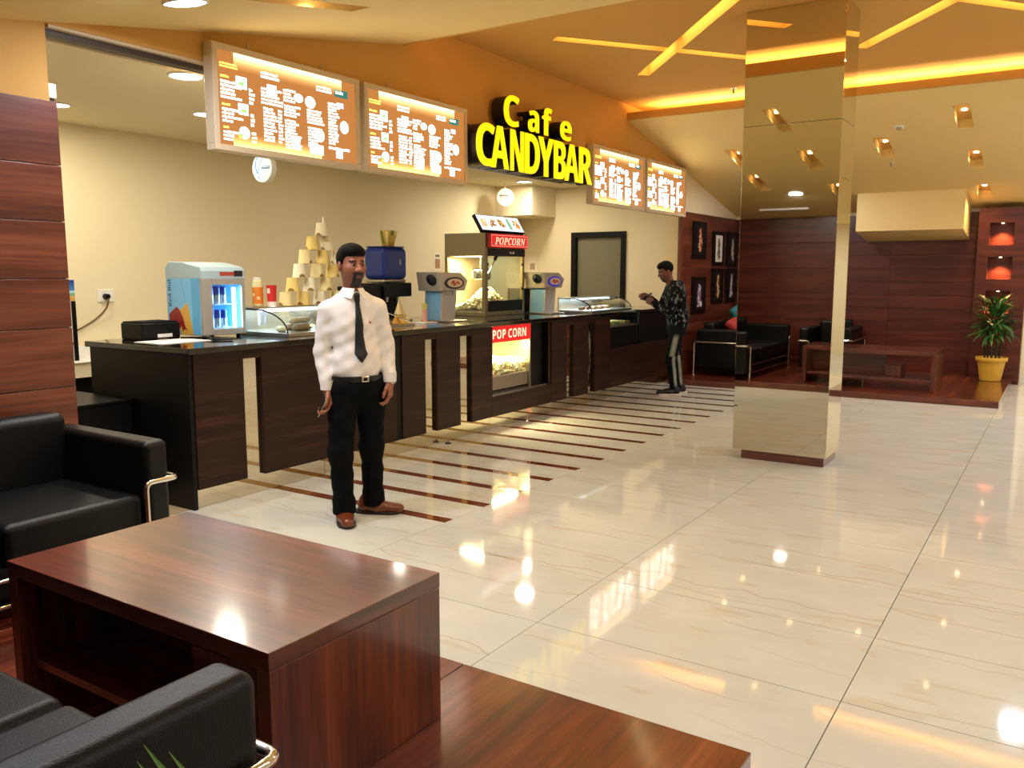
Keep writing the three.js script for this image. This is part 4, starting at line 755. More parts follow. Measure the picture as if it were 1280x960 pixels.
// back of the cafe: outlet, cord, papers, round signs, standee, rear ledge
{
  const t = thing('wall_socket', 'white double socket with a black plug on the cafe wall', 'socket', [4.52, 1.28, -7.39]);
  part(t, 'plate', B(4.44, 4.6, 1.285, 1.4, -7.4, -7.385, 0.004), M.white); part(t, 'plug', cyl(0, 0, 0, 0.028, 0.024, 0.05, 16).rotateX(Math.PI / 2).translate(4.51, 1.335, -7.39), M.black); part(t, 'switch', B(4.56, 4.585, 1.32, 1.36, -7.385, -7.378, 0.002), M.white);
  solo('power_cord', tube([[4.51, 1.32, -7.33], [4.49, 1.22, -7.36], [4.38, 1.12, -7.38], [4.2, 1.03, -7.38], [4.05, 0.97, -7.36], [3.9, 0.93, -7.3]], 0.008, 60, 8), std(0x6e5526, 0.6), 'brown power cord sagging from the wall socket', 'cord');
  const s = thing('standing_board', 'narrow white board with a blue beach picture and black edge at the left', 'board', [3.86, 0.8, -7.1]);
  part(s, 'panel', B(3.6, 4.03, 0.8, 1.49, -7.13, -7.11, 0.003), M.white); part(s, 'edge', B(4.03, 4.065, 0.8, 1.31, -7.14, -7.1, 0.003), M.black);
  part(s, 'picture', planeUV(3.6, 4.06, 1.31, 1.49, -7.098), std(0xffffff, 0.5, { map: canvasTex(128, 64, (x) => { const g = x.createLinearGradient(0, 0, 0, 64); g.addColorStop(0, '#123a8c'); g.addColorStop(0.5, '#3a86cc'); g.addColorStop(0.52, '#d9ecf2'); g.addColorStop(0.7, '#5aa6a0'); g.addColorStop(0.75, '#e0b060'); g.addColorStop(1, '#c99a50'); x.fillStyle = g; x.fillRect(0, 0, 128, 64); }) }));
  part(s, 'picture_back', B(3.6, 4.06, 1.31, 1.49, -7.13, -7.1), M.white);
  part(s, 'bar', B(3.62, 4.03, 0.94, 0.96, -7.11, -7.1), std(0x5c2a18, 0.5));
  const l = thing('rear_ledge', 'cream ledge along the cafe back wall', 'ledge', [3.4, 0.66, -7.2]);
  part(l, 'top', B(1.2, 7.0, 0.785, 0.797, -7.398, -7.0, 0.003), M.white); part(l, 'front', B(1.2, 7.0, 0.66, 0.785, -7.398, -7.02), M.cafeWall); part(l, 'upstand', B(1.2, 7.0, 0.797, 0.9, -7.398, -7.37, 0.003), M.white); part(l, 'support', B(1.2, 7.0, 0, 0.66, -7.398, -7.1), M.black, 'dark base');
  const k = thing('low_cabinet', 'black low cabinet behind the counter end', 'cabinet', [3.0, 0, -5.9]);
  part(k, 'body', B(2.7, 3.38, 0, 0.68, -6.4, -5.3, 0.006), M.black); part(k, 'lid', B(2.69, 3.385, 0.68, 0.7, -6.41, -5.29, 0.004), M.black);
  for (const [x0, x1, y0, y1, lab] of [[9.36, 9.53, 1.58, 1.84, 'printed notice on the back wall left of the popcorn machine']]) { const n = thing('wall_notice', lab, 'notice', [(x0 + x1) / 2, y0, -7.395]); part(n, 'sheet', B(x0, x1, y0, y1, -7.4, -7.396), std(0xf0e6cc, 0.6)); part(n, 'print', B(x0 + 0.03, x1 - 0.03, y0 + 0.03, y1 - 0.1, -7.396, -7.395), std(0xb98a62, 0.6)); part(n, 'heading', B(x0 + 0.04, x1 - 0.04, y1 - 0.07, y1 - 0.04, -7.396, -7.395), std(0x6e6350, 0.6)); }
  const n = thing('wall_notice', 'printed notice on the end wall right of the popcorn machine', 'notice', [11.575, 1.56, -7.15]); part(n, 'sheet', B(11.572, 11.578, 1.56, 1.8, -7.23, -7.08), std(0xf0e6cc, 0.6)); part(n, 'print', B(11.57, 11.572, 1.6, 1.7, -7.2, -7.11), std(0xb9a080, 0.6));
  const disc = (pos, r, ry, lab, tex) => { const d = thing('round_sign', lab, 'sign', pos); const g = new THREE.CylinderGeometry(r, r, 0.05, 40); g.rotateX(Math.PI / 2); lpart(d, 'case', g, M.white); const f = new THREE.CircleGeometry(r * 0.96, 40); f.translate(0, 0, 0.0265); lpart(d, 'face', f, std(0xffffff, 0.4, { map: tex })); d.rotation.y = ry; return d; };
  const d1 = disc([4.87, 2.4, -5.6], 0.115, -1.55, 'round white sign with blue swirls hanging under the first menu board', canvasTex(256, 256, (x) => { x.fillStyle = '#dfe9ee'; x.fillRect(0, 0, 256, 256); x.strokeStyle = '#2f8cc4'; x.lineWidth = 16; x.beginPath(); x.arc(150, 100, 110, 2.4, 4.6); x.stroke(); x.lineWidth = 10; x.beginPath(); x.moveTo(80, 230); x.quadraticCurveTo(60, 120, 150, 20); x.stroke(); x.fillStyle = '#3b6f9a'; x.fillRect(120, 110, 110, 28); x.fillStyle = '#e9eef0'; x.fillRect(130, 116, 90, 6); }));
  lpart(d1, 'hanger', new THREE.CylinderGeometry(0.008, 0.008, 0.33, 8).translate(0, 0.275, 0), M.white);
  const d2 = disc([10.52, 2.64, -6.98], 0.125, -0.75, 'round grey fan shaped sign beside the duct box', canvasTex(256, 256, (x) => { x.fillStyle = '#9c988a'; x.fillRect(0, 0, 256, 256); x.fillStyle = '#3c3a34'; x.fillRect(30, 92, 150, 20); x.fillStyle = '#6a675c'; x.fillRect(30, 118, 130, 10); x.strokeStyle = '#d8d4c8'; x.lineWidth = 18; x.beginPath(); x.arc(128, 128, 112, 0, 7); x.stroke(); }));
  lpart(d2, 'hanger', new THREE.CylinderGeometry(0.008, 0.008, 0.08, 8).translate(0, 0.16, 0), M.white);
}
// ---------- seating platforms, tables, sofas ----------
{
  const mats = [0, 1, 2].map((k) => phy(0xffffff, 0.3, { map: rep(tTable, 0.6, 0.8, k * 0.31, k * 0.23), clearcoat: 0.8, clearcoatRoughness: 0.12 }));
  const p = thing('seating_platform', 'low brown wood platform under the foreground seats', 'platform', [1.2, 0, -2.7]);
  [[-4.64, -3.6], [-3.597, -2.7], [-2.697, -1.82], [-1.817, -0.72]].forEach(([a, b], i) => part(p, 'board', B(-0.08, 2.46, 0.001, 0.08, a, b, 0.004), mats[i % 3]));
  const q = thing('seating_platform', 'low brown wood platform under the far seats', 'platform', [12.6, 0, -2.6]);
  [[-4.64, -3.6], [-3.597, -2.4], [-2.397, -1.13], [-1.127, -0.58]].forEach(([a, b], i) => part(q, 'board', B(11.13, i === 3 ? 13.69 : 13.97, 0.001, 0.08, a, b, 0.004), mats[(i + 1) % 3]));
}
function coffeeTable(label, x0, x1, z0, z1, y = 0.08, h = 0.5) {
  const t = thing('coffee_table', label, 'table', [(x0 + x1) / 2, y, (z0 + z1) / 2]);
  const mz = phy(0xffffff, 0.3, { map: rep(tTable, 0.7, 0.8), ior: 1.6, clearcoat: 1, clearcoatRoughness: 0.1 }), mv = phy(0xffffff, 0.3, { map: rep(tTable, 0.8, 1.2, 0.2, 0.4), clearcoat: 0.8, clearcoatRoughness: 0.12 });
  part(t, 'top', B(x0, x1, y + h - 0.05, y + h, z0, z1, 0.003, 'z'), mz);
  part(t, 'end_panel', B(x0 + 0.001, x1 - 0.001, y, y + h - 0.051, z1 - 0.05, z1 - 0.0005, 0.003, true), mv);
  part(t, 'end_panel', B(x0 + 0.001, x1 - 0.001, y, y + h - 0.051, z0 + 0.0005, z0 + 0.05, 0.003, true), mv);
  part(t, 'shelf', B(x0 + 0.04, x1 - 0.04, y + 0.12, y + 0.15, z0 + 0.052, z1 - 0.052, 0.003, 'z'), mz);
  part(t, 'centre_panel', B((x0 + x1) / 2 - 0.012, (x0 + x1) / 2 + 0.012, y + 0.151, y + h - 0.051, z0 + 0.052, z1 - 0.62, 0.002), mv);
  part(t, 'divider', B(x0 + 0.2, x1 - 0.2, y + 0.151, y + 0.3, z1 - 0.6, z1 - 0.42, 0.003, true), mv);
  return t;
}
coffeeTable('large glossy red-brown wooden table in the foreground', 1.393, 2.107, -2.96, -1.655);
coffeeTable('low red-brown wooden table on the far platform', 11.5, 12.3, -3.25, -1.3);
// sofa in its own frame: seat faces +z, width along x, base at y = 0
function sofaGeo(w) {
  const d = 0.86, a = 0.13, n = Math.round((w - 2 * a) / 0.62), cw = (w - 2 * a) / n;
  return { w, d, a, n, cw };
}
function makeSofa(label, pos, ry, w, group) {
  const { d, a, n, cw } = sofaGeo(w), t = thing('leather_sofa', label, 'sofa', pos, group); t.rotation.y = ry;
  const soft = (x0, x1, y0, y1, z0, z1, r, puff = 0.012) => { const g = new RoundedBoxGeometry(x1 - x0, y1 - y0, z1 - z0, 6, r); const p = g.attributes.position; for (let i = 0; i < p.count; i++) { const u = p.getX(i) / (x1 - x0) * 2, v = p.getZ(i) / (z1 - z0) * 2; p.setY(i, p.getY(i) + (p.getY(i) > 0 ? puff * (1 - u * u) * (1 - v * v) : 0)); } g.computeVertexNormals(); g.translate((x0 + x1) / 2, (y0 + y1) / 2, (z0 + z1) / 2); return uvm(g); };
  for (const s of [-1, 1]) lpart(t, 'armrest', soft(s < 0 ? -w / 2 : w / 2 - a, s < 0 ? -w / 2 + a : w / 2, 0.09, 0.67, -d / 2 + 0.02, d / 2, 0.035, 0.008), M.leather);
  lpart(t, 'base', B(-w / 2 + a, w / 2 - a, 0.09, 0.24, -d / 2 + 0.05, d / 2 - 0.06, 0.02), M.leather);
  lpart(t, 'back_shell', B(-w / 2 + 0.02, w / 2 - 0.02, 0.09, 0.6, -d / 2, -d / 2 + 0.06, 0.02), M.leather);
  for (let i = 0; i < n; i++) {
    const x0 = -w / 2 + a + i * cw + 0.004, x1 = x0 + cw - 0.008;
    lpart(t, 'seat_cushion', soft(x0, x1, 0.24, 0.42, -d / 2 + 0.2, d / 2 - 0.02, 0.035), M.leather);
    lpart(t, 'back_cushion', soft(x0, x1, 0.38, 0.76, -d / 2 + 0.06, -d / 2 + 0.22, 0.045, 0.006), M.leather);
  }
  for (const s of [-1, 1]) {
    const xi = s * (w / 2 - a - 0.015), xo = s * (w / 2 + 0.022), zf = d / 2 + 0.02, zb = -d / 2 - 0.01;
    lpart(t, 'chrome_frame', pipe([[xi, 0, zf], [xi, 0.48, zf], [xo, 0.48, zf], [xo, 0.48, zb], [xo, 0, zb]], 0.0135, 0.035), M.chrome, 'chrome tube frame');
    lpart(t, 'foot', new THREE.CylinderGeometry(0.018, 0.02, 0.01, 14).translate(xi, 0.005, zf), M.chrome); lpart(t, 'foot', new THREE.CylinderGeometry(0.018, 0.02, 0.01, 14).translate(xo, 0.005, zb), M.chrome);
  }
  for (const y of [0.2, 0.09]) lpart(t, 'rail', pipe([[-w / 2 + a, y, d / 2 + 0.005], [w / 2 - a, y, d / 2 + 0.005]], 0.009), M.chrome);
  return t;
}
makeSofa('black leather sofa with chrome arm tube against the left wood wall', [1.38, 0.08, -4.05], 0, 2.22, 'black leather sofas');
makeSofa('black leather sofa in the bottom left corner, one arm in front of the table', [0.66, 0.08, -2.3], Math.PI / 2, 1.96, 'black leather sofas');
makeSofa('black leather sofa under the framed pictures', [12.6, 0.08, -4.05], 0, 1.72, 'black leather sofas');
makeSofa('black leather armchair behind the column against the far wood wall', [13.5, 0.08, -3.02], -Math.PI / 2, 0.82, 'black leather sofas');
{
  const cushion = (name, pos, rx, ry, rz, col, lab) => { const g = new RoundedBoxGeometry(0.46, 0.46, 0.14, 6, 0.06), p = g.attributes.position; for (let i = 0; i < p.count; i++) { const k = 1 - 0.55 * Math.max(Math.abs(p.getX(i)), Math.abs(p.getY(i))) / 0.23; p.setZ(i, p.getZ(i) * (0.35 + k)); } g.computeVertexNormals(); g.rotateX(rx); g.rotateZ(rz); g.rotateY(ry); g.translate(...pos); solo(name, g, std(col, 0.8), lab, 'cushion'); };
  cushion('throw_cushion', [12.25, 0.72, -3.97], -0.95, 0.1, 0.1, 0x9c2a22, 'red cushion lying on the sofa under the pictures');
  cushion('throw_cushion', [12.72, 0.86, -4.1], -0.3, -0.2, 0.3, 0x1f6a6a, 'teal cushion leaning on the sofa under the pictures');
}
// ---------- framed pictures ----------
{
  const poster = (k) => canvasTex(128, 160, (x) => {
    x.fillStyle = ['#120c0a', '#e8dcc0', '#1a1612', '#0e0b0c', '#171210', '#14110f'][k]; x.fillRect(0, 0, 128, 160);
    const pal = [['#b8301e', '#d98a52', '#7a2a1a', '#e0b890'], ['#3a2f24', '#6e5a40', '#8a7458'], ['#cbb894', '#8f7f60', '#e8dcc0'], ['#e6dccc', '#7a5a92', '#a88a70'], ['#d9b050', '#a8603a', '#e8d0a0'], ['#d8d0c0', '#8a8074', '#eee6d6']][k];
    for (let i = 0; i < 34; i++) { x.fillStyle = pal[i % pal.length]; const t = i / 34; x.beginPath(); x.ellipse(64 + rnd(-20, 20) * (0.5 + t), 24 + t * 118, rnd(4, 15), rnd(6, 16), rnd(0, 3), 0, 7); x.fill(); }
  });
  [[11.97, 12.5, 1.76, 2.3, 'upper left picture with a red figure'], [12.8, 13.3, 1.66, 2.19, 'upper middle picture on a pale ground'], [13.44, 13.93, 1.65, 2.2, 'upper right picture beside the mirror column'], [11.98, 12.53, 0.94, 1.49, 'lower left picture with white and purple figure'], [12.8, 13.3, 1.07, 1.62, 'lower middle picture in yellow tones'], [13.44, 13.93, 1.07, 1.62, 'lower right picture in black and white']].forEach(([a, b, c, d, lab], k) => {
    const t = thing('framed_picture', lab, 'picture', [(a + b) / 2, c, -4.64], 'framed pictures');
    part(t, 'frame', B(a, b, c, d, -4.66, -4.635, 0.004), M.black);
    part(t, 'print', planeUV(a + 0.1, b - 0.1, c + 0.06, d - 0.06, -4.6335), std(0xffffff, 0.35, { map: poster(k) }));
  });
}
// ---------- plants ----------
const leafGeo = (() => { // arching strap leaf, 1 m long along +z, tip down
  const pos = [], idx = [], n = 7;
  for (let i = 0; i <= n; i++) { const t = i / n, w = 0.075 * Math.sin(Math.PI * Math.min(1, 0.12 + t * 0.88)) ** 0.8 * (1 - t * 0.15) + 0.002, y = 0.55 * t - 0.75 * t * t, z = t * 0.95; pos.push(-w, y + 0.02 * (w / 0.075), z, 0, y, z, w, y + 0.02 * (w / 0.075), z); }
  for (let i = 0; i < n; i++) for (const k of [0, 1]) { const a = i * 3 + k, b = a + 1, c = a + 3, d = a + 4; idx.push(a, c, b, b, c, d); }
  const g = new THREE.BufferGeometry(); g.setAttribute('position', new THREE.Float32BufferAttribute(pos, 3)); g.setIndex(idx); g.computeVertexNormals(); return g;
})();
const leafM = [0x2c5a22, 0x3d6e2a, 0x56843a, 0x274a1e].map((c) => phy(c, 0.38, { side: THREE.DoubleSide, transmission: 0.0 }));
function leaf(t, p, yaw, pitch, len, wide = 1) { const m = shade(new THREE.Mesh(leafGeo, leafM[Math.floor(rnd(0, 4))])); m.name = 'leaf'; m.position.set(...p); m.rotation.set(-pitch, yaw, 0, 'YXZ'); m.scale.set(len * wide, len, len); t.add(m); }
{
  const t = thing('potted_plant', 'leafy green plant in a yellow pot before the lit niches', 'plant', [13.3, 0.08, -0.82]);
  const pm = std(0xe0b43c, 0.5);
  lpart(t, 'pot', new THREE.LatheGeometry([[0.001, 0], [0.125, 0], [0.13, 0.01], [0.172, 0.27], [0.195, 0.275], [0.198, 0.325], [0.182, 0.325], [0.175, 0.27], [0.001, 0.27]].map(([a, b]) => new THREE.Vector2(a, b)), 36), pm);
  lpart(t, 'soil', new THREE.CylinderGeometry(0.174, 0.174, 0.02, 28).translate(0, 0.285, 0), std(0x2a1c10, 0.95));
  for (let i = 0; i < 6; i++) { const a = i * 1.05, r = 0.05 + 0.05 * (i % 2); lpart(t, 'stem', tube([[r * Math.cos(a), 0.28, r * Math.sin(a)], [r * Math.cos(a) * 1.2, 0.5, r * Math.sin(a) * 1.2], [r * Math.cos(a) * 1.8, 0.74 + 0.05 * (i % 3), r * Math.sin(a) * 1.8]], 0.011, 14, 7), std(0x33361c, 0.8)); }
  for (let i = 0; i < 210; i++) { const a = rnd(0, 6.283), r = rnd(0.02, 0.16), y = rnd(0.6, 1.02), up = smooth(0.6, 1.05, y); leaf(t, [r * Math.cos(a), y, r * Math.sin(a)], Math.PI / 2 - a + rnd(-0.7, 0.7), -0.1 + 0.95 * up + rnd(-0.3, 0.3), rnd(0.18, 0.29), 1.2); }
  for (let i = 0; i < 12; i++) { const a = rnd(0, 6.283); leaf(t, [0.06 * Math.cos(a), rnd(0.32, 0.5), 0.06 * Math.sin(a)], a, 0.3, rnd(0.12, 0.2), 0.8); }
}
{
  const t = thing('potted_plant', 'green leaf tips of a plant at the bottom edge beside the sofa arm', 'plant', [0.82, 0.08, -1.0]);
  lpart(t, 'pot', new THREE.LatheGeometry([[0.001, 0], [0.1, 0], [0.14, 0.26], [0.15, 0.28], [0.13, 0.28], [0.001, 0.24]].map(([a, b]) => new THREE.Vector2(a, b)), 32), std(0xe0b43c, 0.5));
  lpart(t, 'soil', new THREE.CylinderGeometry(0.128, 0.128, 0.02, 24).translate(0, 0.25, 0), std(0x2a1c10, 0.95));
  for (let i = 0; i < 9; i++) { const a = i * 0.7; leaf(t, [0.03 * Math.cos(a), 0.26, 0.03 * Math.sin(a)], a, 0.75, rnd(0.2, 0.27), 0.6); }
  for (const [x, z, l] of [[-0.045, -0.16, 0.455], [-0.02, -0.17, 0.47], [0.008, -0.15, 0.45]]) { const m = shade(new THREE.Mesh(leafGeo, leafM[2])); m.name = 'leaf'; m.position.set(x, 0.27, z + 0.12); m.rotation.set(-1.25, Math.PI + 0.1 * x, 0, 'YXZ'); m.scale.set(l * 0.5, l, l); t.add(m); }
}
{ const s = thing('floor_stop', 'tiny dark floor stop in front of the counter', 'floor stop', [6.08, 0, -4.66]); lpart(s, 'plate', new THREE.CylinderGeometry(0.03, 0.03, 0.006, 16).translate(0, 0.003, 0), M.black); lpart(s, 'pin', new THREE.CylinderGeometry(0.012, 0.012, 0.02, 12).translate(0, 0.014, 0), M.steel); }
// ---------- people: distance fields meshed with surface nets ----------
function surfaceNets(f, lo, hi, h, colour) {
  const n = [0, 1, 2].map((k) => Math.ceil((hi[k] - lo[k]) / h) + 1), [nx, ny, nz] = n, val = new Float32Array(nx * ny * nz), at = (i, j, k) => i + nx * (j + ny * k);
  for (let k = 0; k < nz; k++) for (let j = 0; j < ny; j++) for (let i = 0; i < nx; i++) val[at(i, j, k)] = f(lo[0] + i * h, lo[1] + j * h, lo[2] + k * h);
  const ids = new Int32Array(nx * ny * nz).fill(-1), pos = [], idx = [], C = [[0, 0, 0], [1, 0, 0], [0, 1, 0], [1, 1, 0], [0, 0, 1], [1, 0, 1], [0, 1, 1], [1, 1, 1]], E = [[0, 1], [2, 3], [4, 5], [6, 7], [0, 2], [1, 3], [4, 6], [5, 7], [0, 4], [1, 5], [2, 6], [3, 7]];
  for (let k = 0; k < nz - 1; k++) for (let j = 0; j < ny - 1; j++) for (let i = 0; i < nx - 1; i++) {
    const v = C.map(([a, b, c]) => val[at(i + a, j + b, k + c)]); let neg = 0; for (const q of v) if (q < 0) neg++;
    if (neg === 0 || neg === 8) continue;
    let x = 0, y = 0, z = 0, m = 0;
    for (const [a, b] of E) if ((v[a] < 0) !== (v[b] < 0)) { const t = v[a] / (v[a] - v[b]); x += C[a][0] + t * (C[b][0] - C[a][0]); y += C[a][1] + t * (C[b][1] - C[a][1]); z += C[a][2] + t * (C[b][2] - C[a][2]); m++; }
    ids[at(i, j, k)] = pos.length / 3; pos.push(lo[0] + (i + x / m) * h, lo[1] + (j + y / m) * h, lo[2] + (k + z / m) * h);
  }
  const quad = (a, b, c, d, flip) => { if (a < 0 || b < 0 || c < 0 || d < 0) return; flip ? idx.push(a, c, b, a, d, c) : idx.push(a, b, c, a, c, d); };
  for (let k = 1; k < nz - 1; k++) for (let j = 1; j < ny - 1; j++) for (let i = 1; i < nx - 1; i++) {
    const v = val[at(i, j, k)] < 0;
    if (i < nx - 1 && v !== (val[at(i + 1, j, k)] < 0)) quad(ids[at(i, j - 1, k - 1)], ids[at(i, j, k - 1)], ids[at(i, j, k)], ids[at(i, j - 1, k)], !v);
    if (j < ny - 1 && v !== (val[at(i, j + 1, k)] < 0)) quad(ids[at(i - 1, j, k - 1)], ids[at(i - 1, j, k)], ids[at(i, j, k)], ids[at(i, j, k - 1)], !v);
    if (k < nz - 1 && v !== (val[at(i, j, k + 1)] < 0)) quad(ids[at(i - 1, j - 1, k)], ids[at(i, j - 1, k)], ids[at(i, j, k)], ids[at(i - 1, j, k)], !v);
  }
  const g = new THREE.BufferGeometry(); g.setAttribute('position', new THREE.Float32BufferAttribute(pos, 3)); g.setIndex(idx);
  const N = [], e = h * 0.5; for (let i = 0; i < pos.length; i += 3) { const [x, y, z] = [pos[i], pos[i + 1], pos[i + 2]]; let a = f(x + e, y, z) - f(x - e, y, z), b = f(x, y + e, z) - f(x, y - e, z), c = f(x, y, z + e) - f(x, y, z - e); const l = Math.hypot(a, b, c) || 1; N.push(a / l, b / l, c / l); }
  g.setAttribute('normal', new THREE.Float32BufferAttribute(N, 3));
  if (colour) { const cs = []; for (let i = 0; i < pos.length; i += 3) cs.push(...colour(pos[i], pos[i + 1], pos[i + 2])); g.setAttribute('color', new THREE.Float32BufferAttribute(cs, 3)); }
  return g;
}
const cap = (a, b, ra, rb = ra) => { const bx = b[0] - a[0], by = b[1] - a[1], bz = b[2] - a[2], l2 = bx * bx + by * by + bz * bz || 1e-9; return (x, y, z) => { const px = x - a[0], py = y - a[1], pz = z - a[2]; let t = (px * bx + py * by + pz * bz) / l2; t = t < 0 ? 0 : t > 1 ? 1 : t; const dx = px - bx * t, dy = py - by * t, dz = pz - bz * t; return Math.sqrt(dx * dx + dy * dy + dz * dz) - (ra + (rb - ra) * t); }; };
const ell = (c, r, yaw = 0, pitch = 0) => { const cy = Math.cos(yaw), sy = Math.sin(yaw), cp = Math.cos(pitch), sp = Math.sin(pitch); return (x, y, z) => { let px = x - c[0], py = y - c[1], pz = z - c[2]; let qx = cy * px - sy * pz, qz = sy * px + cy * pz; const qy = cp * py + sp * qz; qz = -sp * py + cp * qz; const k0 = Math.hypot(qx / r[0], qy / r[1], qz / r[2]), k1 = Math.hypot(qx / r[0] ** 2, qy / r[1] ** 2, qz / r[2] ** 2) || 1e-6; return k0 * (k0 - 1) / k1; }; };
const smin = (a, b, k) => { const h = Math.max(k - Math.abs(a - b), 0) / k; return Math.min(a, b) - h * h * k * 0.25; };
const union = (fs, k) => (x, y, z) => { let d = 1e3; for (const f of fs) d = smin(d, f(x, y, z), k); return d; };
const lin = (h) => { const c = new THREE.Color(h); return [c.r, c.g, c.b]; };
const lerp3 = (a, b, t) => [a[0] + (b[0] - a[0]) * t, a[1] + (b[1] - a[1]) * t, a[2] + (b[2] - a[2]) * t];
// hand: frame with wrist w, finger direction d, palm normal n, thumb towards s
function handPrims(w, d, n, s, curl, k = 1) {
  const D = V(...d).normalize(), Nn = V(...n), S = V(...s); S.addScaledVector(D, -S.dot(D)).normalize(); Nn.copy(D).cross(S).multiplyScalar(Math.sign(D.clone().cross(S).dot(Nn)) || 1).normalize();
  const P = (a, b, c) => { const v = V(...w).addScaledVector(S, a * k).addScaledVector(D, b * k).addScaledVector(Nn, c * k); return [v.x, v.y, v.z]; };
  const fs = [cap(P(0, -0.03, 0), P(0, 0.015, 0), 0.026 * k, 0.024 * k)], fingers = [];
  [[0.030, 0.092, 0.085, 0], [0.010, 0.097, 0.096, 0.05], [-0.010, 0.094, 0.088, 0.1], [-0.029, 0.086, 0.068, 0.15]].forEach(([sx, base, len, extra]) => {
    fs.push(cap(P(sx * 0.6, 0.012, 0), P(sx, base, 0), 0.0155 * k, 0.0125 * k));
    let a = curl + extra, x = base, c = 0, p = P(sx, x, c); const L = [0.45, 0.31, 0.24].map((q) => q * len), rr = [0.0098, 0.009, 0.0082, 0.007]; const ch = [];
    L.forEach((l, i) => { x += l * Math.cos(a); c += l * Math.sin(a); const q = P(sx, x, c); ch.push(cap(p, q, rr[i] * k, rr[i + 1] * k)); p = q; a += curl * 0.9 + 0.1; });
    fingers.push(union(ch, 0.006));
  });
  const th = [cap(P(0.02, 0.02, 0.004), P(0.045, 0.055, 0.018), 0.015 * k, 0.0115 * k), cap(P(0.045, 0.055, 0.018), P(0.05, 0.085, 0.03), 0.011 * k, 0.0095 * k), cap(P(0.05, 0.085, 0.03), P(0.044, 0.108, 0.037), 0.0095 * k, 0.0075 * k)];
  fingers.push(union(th, 0.008));
  const palm = union(fs, 0.018); const all = (x, y, z) => { let m = palm(x, y, z); for (const f of fingers) m = smin(m, f(x, y, z), 0.006); return m; };
  const c = P(0, 0.075, 0.01); return { f: all, lo: c.map((q) => q - 0.15), hi: c.map((q) => q + 0.15), P };
}
// head in its own frame: centre at the middle of the skull, face towards +z
function headField(beard) {
  const a = union([ell([0, 0.03, -0.012], [0.074, 0.094, 0.094]), ell([0, -0.045, 0.018], [0.056, 0.066, 0.066]), cap([-0.012, -0.1, 0.05], [0.012, -0.1, 0.05], 0.022), cap([-0.034, -0.02, 0.05], [-0.03, -0.05, 0.045], 0.03, 0.026), cap([0.034, -0.02, 0.05], [0.03, -0.05, 0.045], 0.03, 0.026)], 0.03);
  const b = union([a, cap([-0.034, 0.026, 0.07], [0.034, 0.026, 0.07], 0.012), cap([0, 0.014, 0.079], [0, -0.026, 0.101], 0.0085, 0.013), cap([-0.012, -0.03, 0.09], [0.012, -0.03, 0.09], 0.0085), cap([-0.019, -0.06, 0.078], [0.019, -0.06, 0.078], 0.009), cap([-0.016, -0.071, 0.077], [0.016, -0.071, 0.077], 0.009)], 0.012);
  const e1 = ell([0.031, 0.006, 0.088], [0.017, 0.010, 0.017]), e2 = ell([-0.031, 0.006, 0.088], [0.017, 0.010, 0.017]), ears = union([ell([0.077, -0.008, -0.012], [0.010, 0.031, 0.019], 0.35), ell([-0.077, -0.008, -0.012], [0.010, 0.031, 0.019], -0.35)], 0.004);
  return (x, y, z) => { let d = b(x, y, z); const c = Math.min(e1(x, y, z), e2(x, y, z)); d = -smin(-d, c, 0.008); d = smin(d, ears(x, y, z), 0.01); return d; };
}
function orient(c, yaw, pitch = 0, roll = 0) { const m = new THREE.Matrix4().makeRotationFromEuler(new THREE.Euler(pitch, yaw, roll, 'YXZ')).setPosition(...c), inv = m.clone().invert().elements; return { m, to: (x, y, z) => [inv[0] * x + inv[4] * y + inv[8] * z + inv[12], inv[1] * x + inv[5] * y + inv[9] * z + inv[13], inv[2] * x + inv[6] * y + inv[10] * z + inv[14]] }; }
const skinMat = (c) => phy(0xffffff, 0.5, { vertexColors: true, sheen: 0.1 });
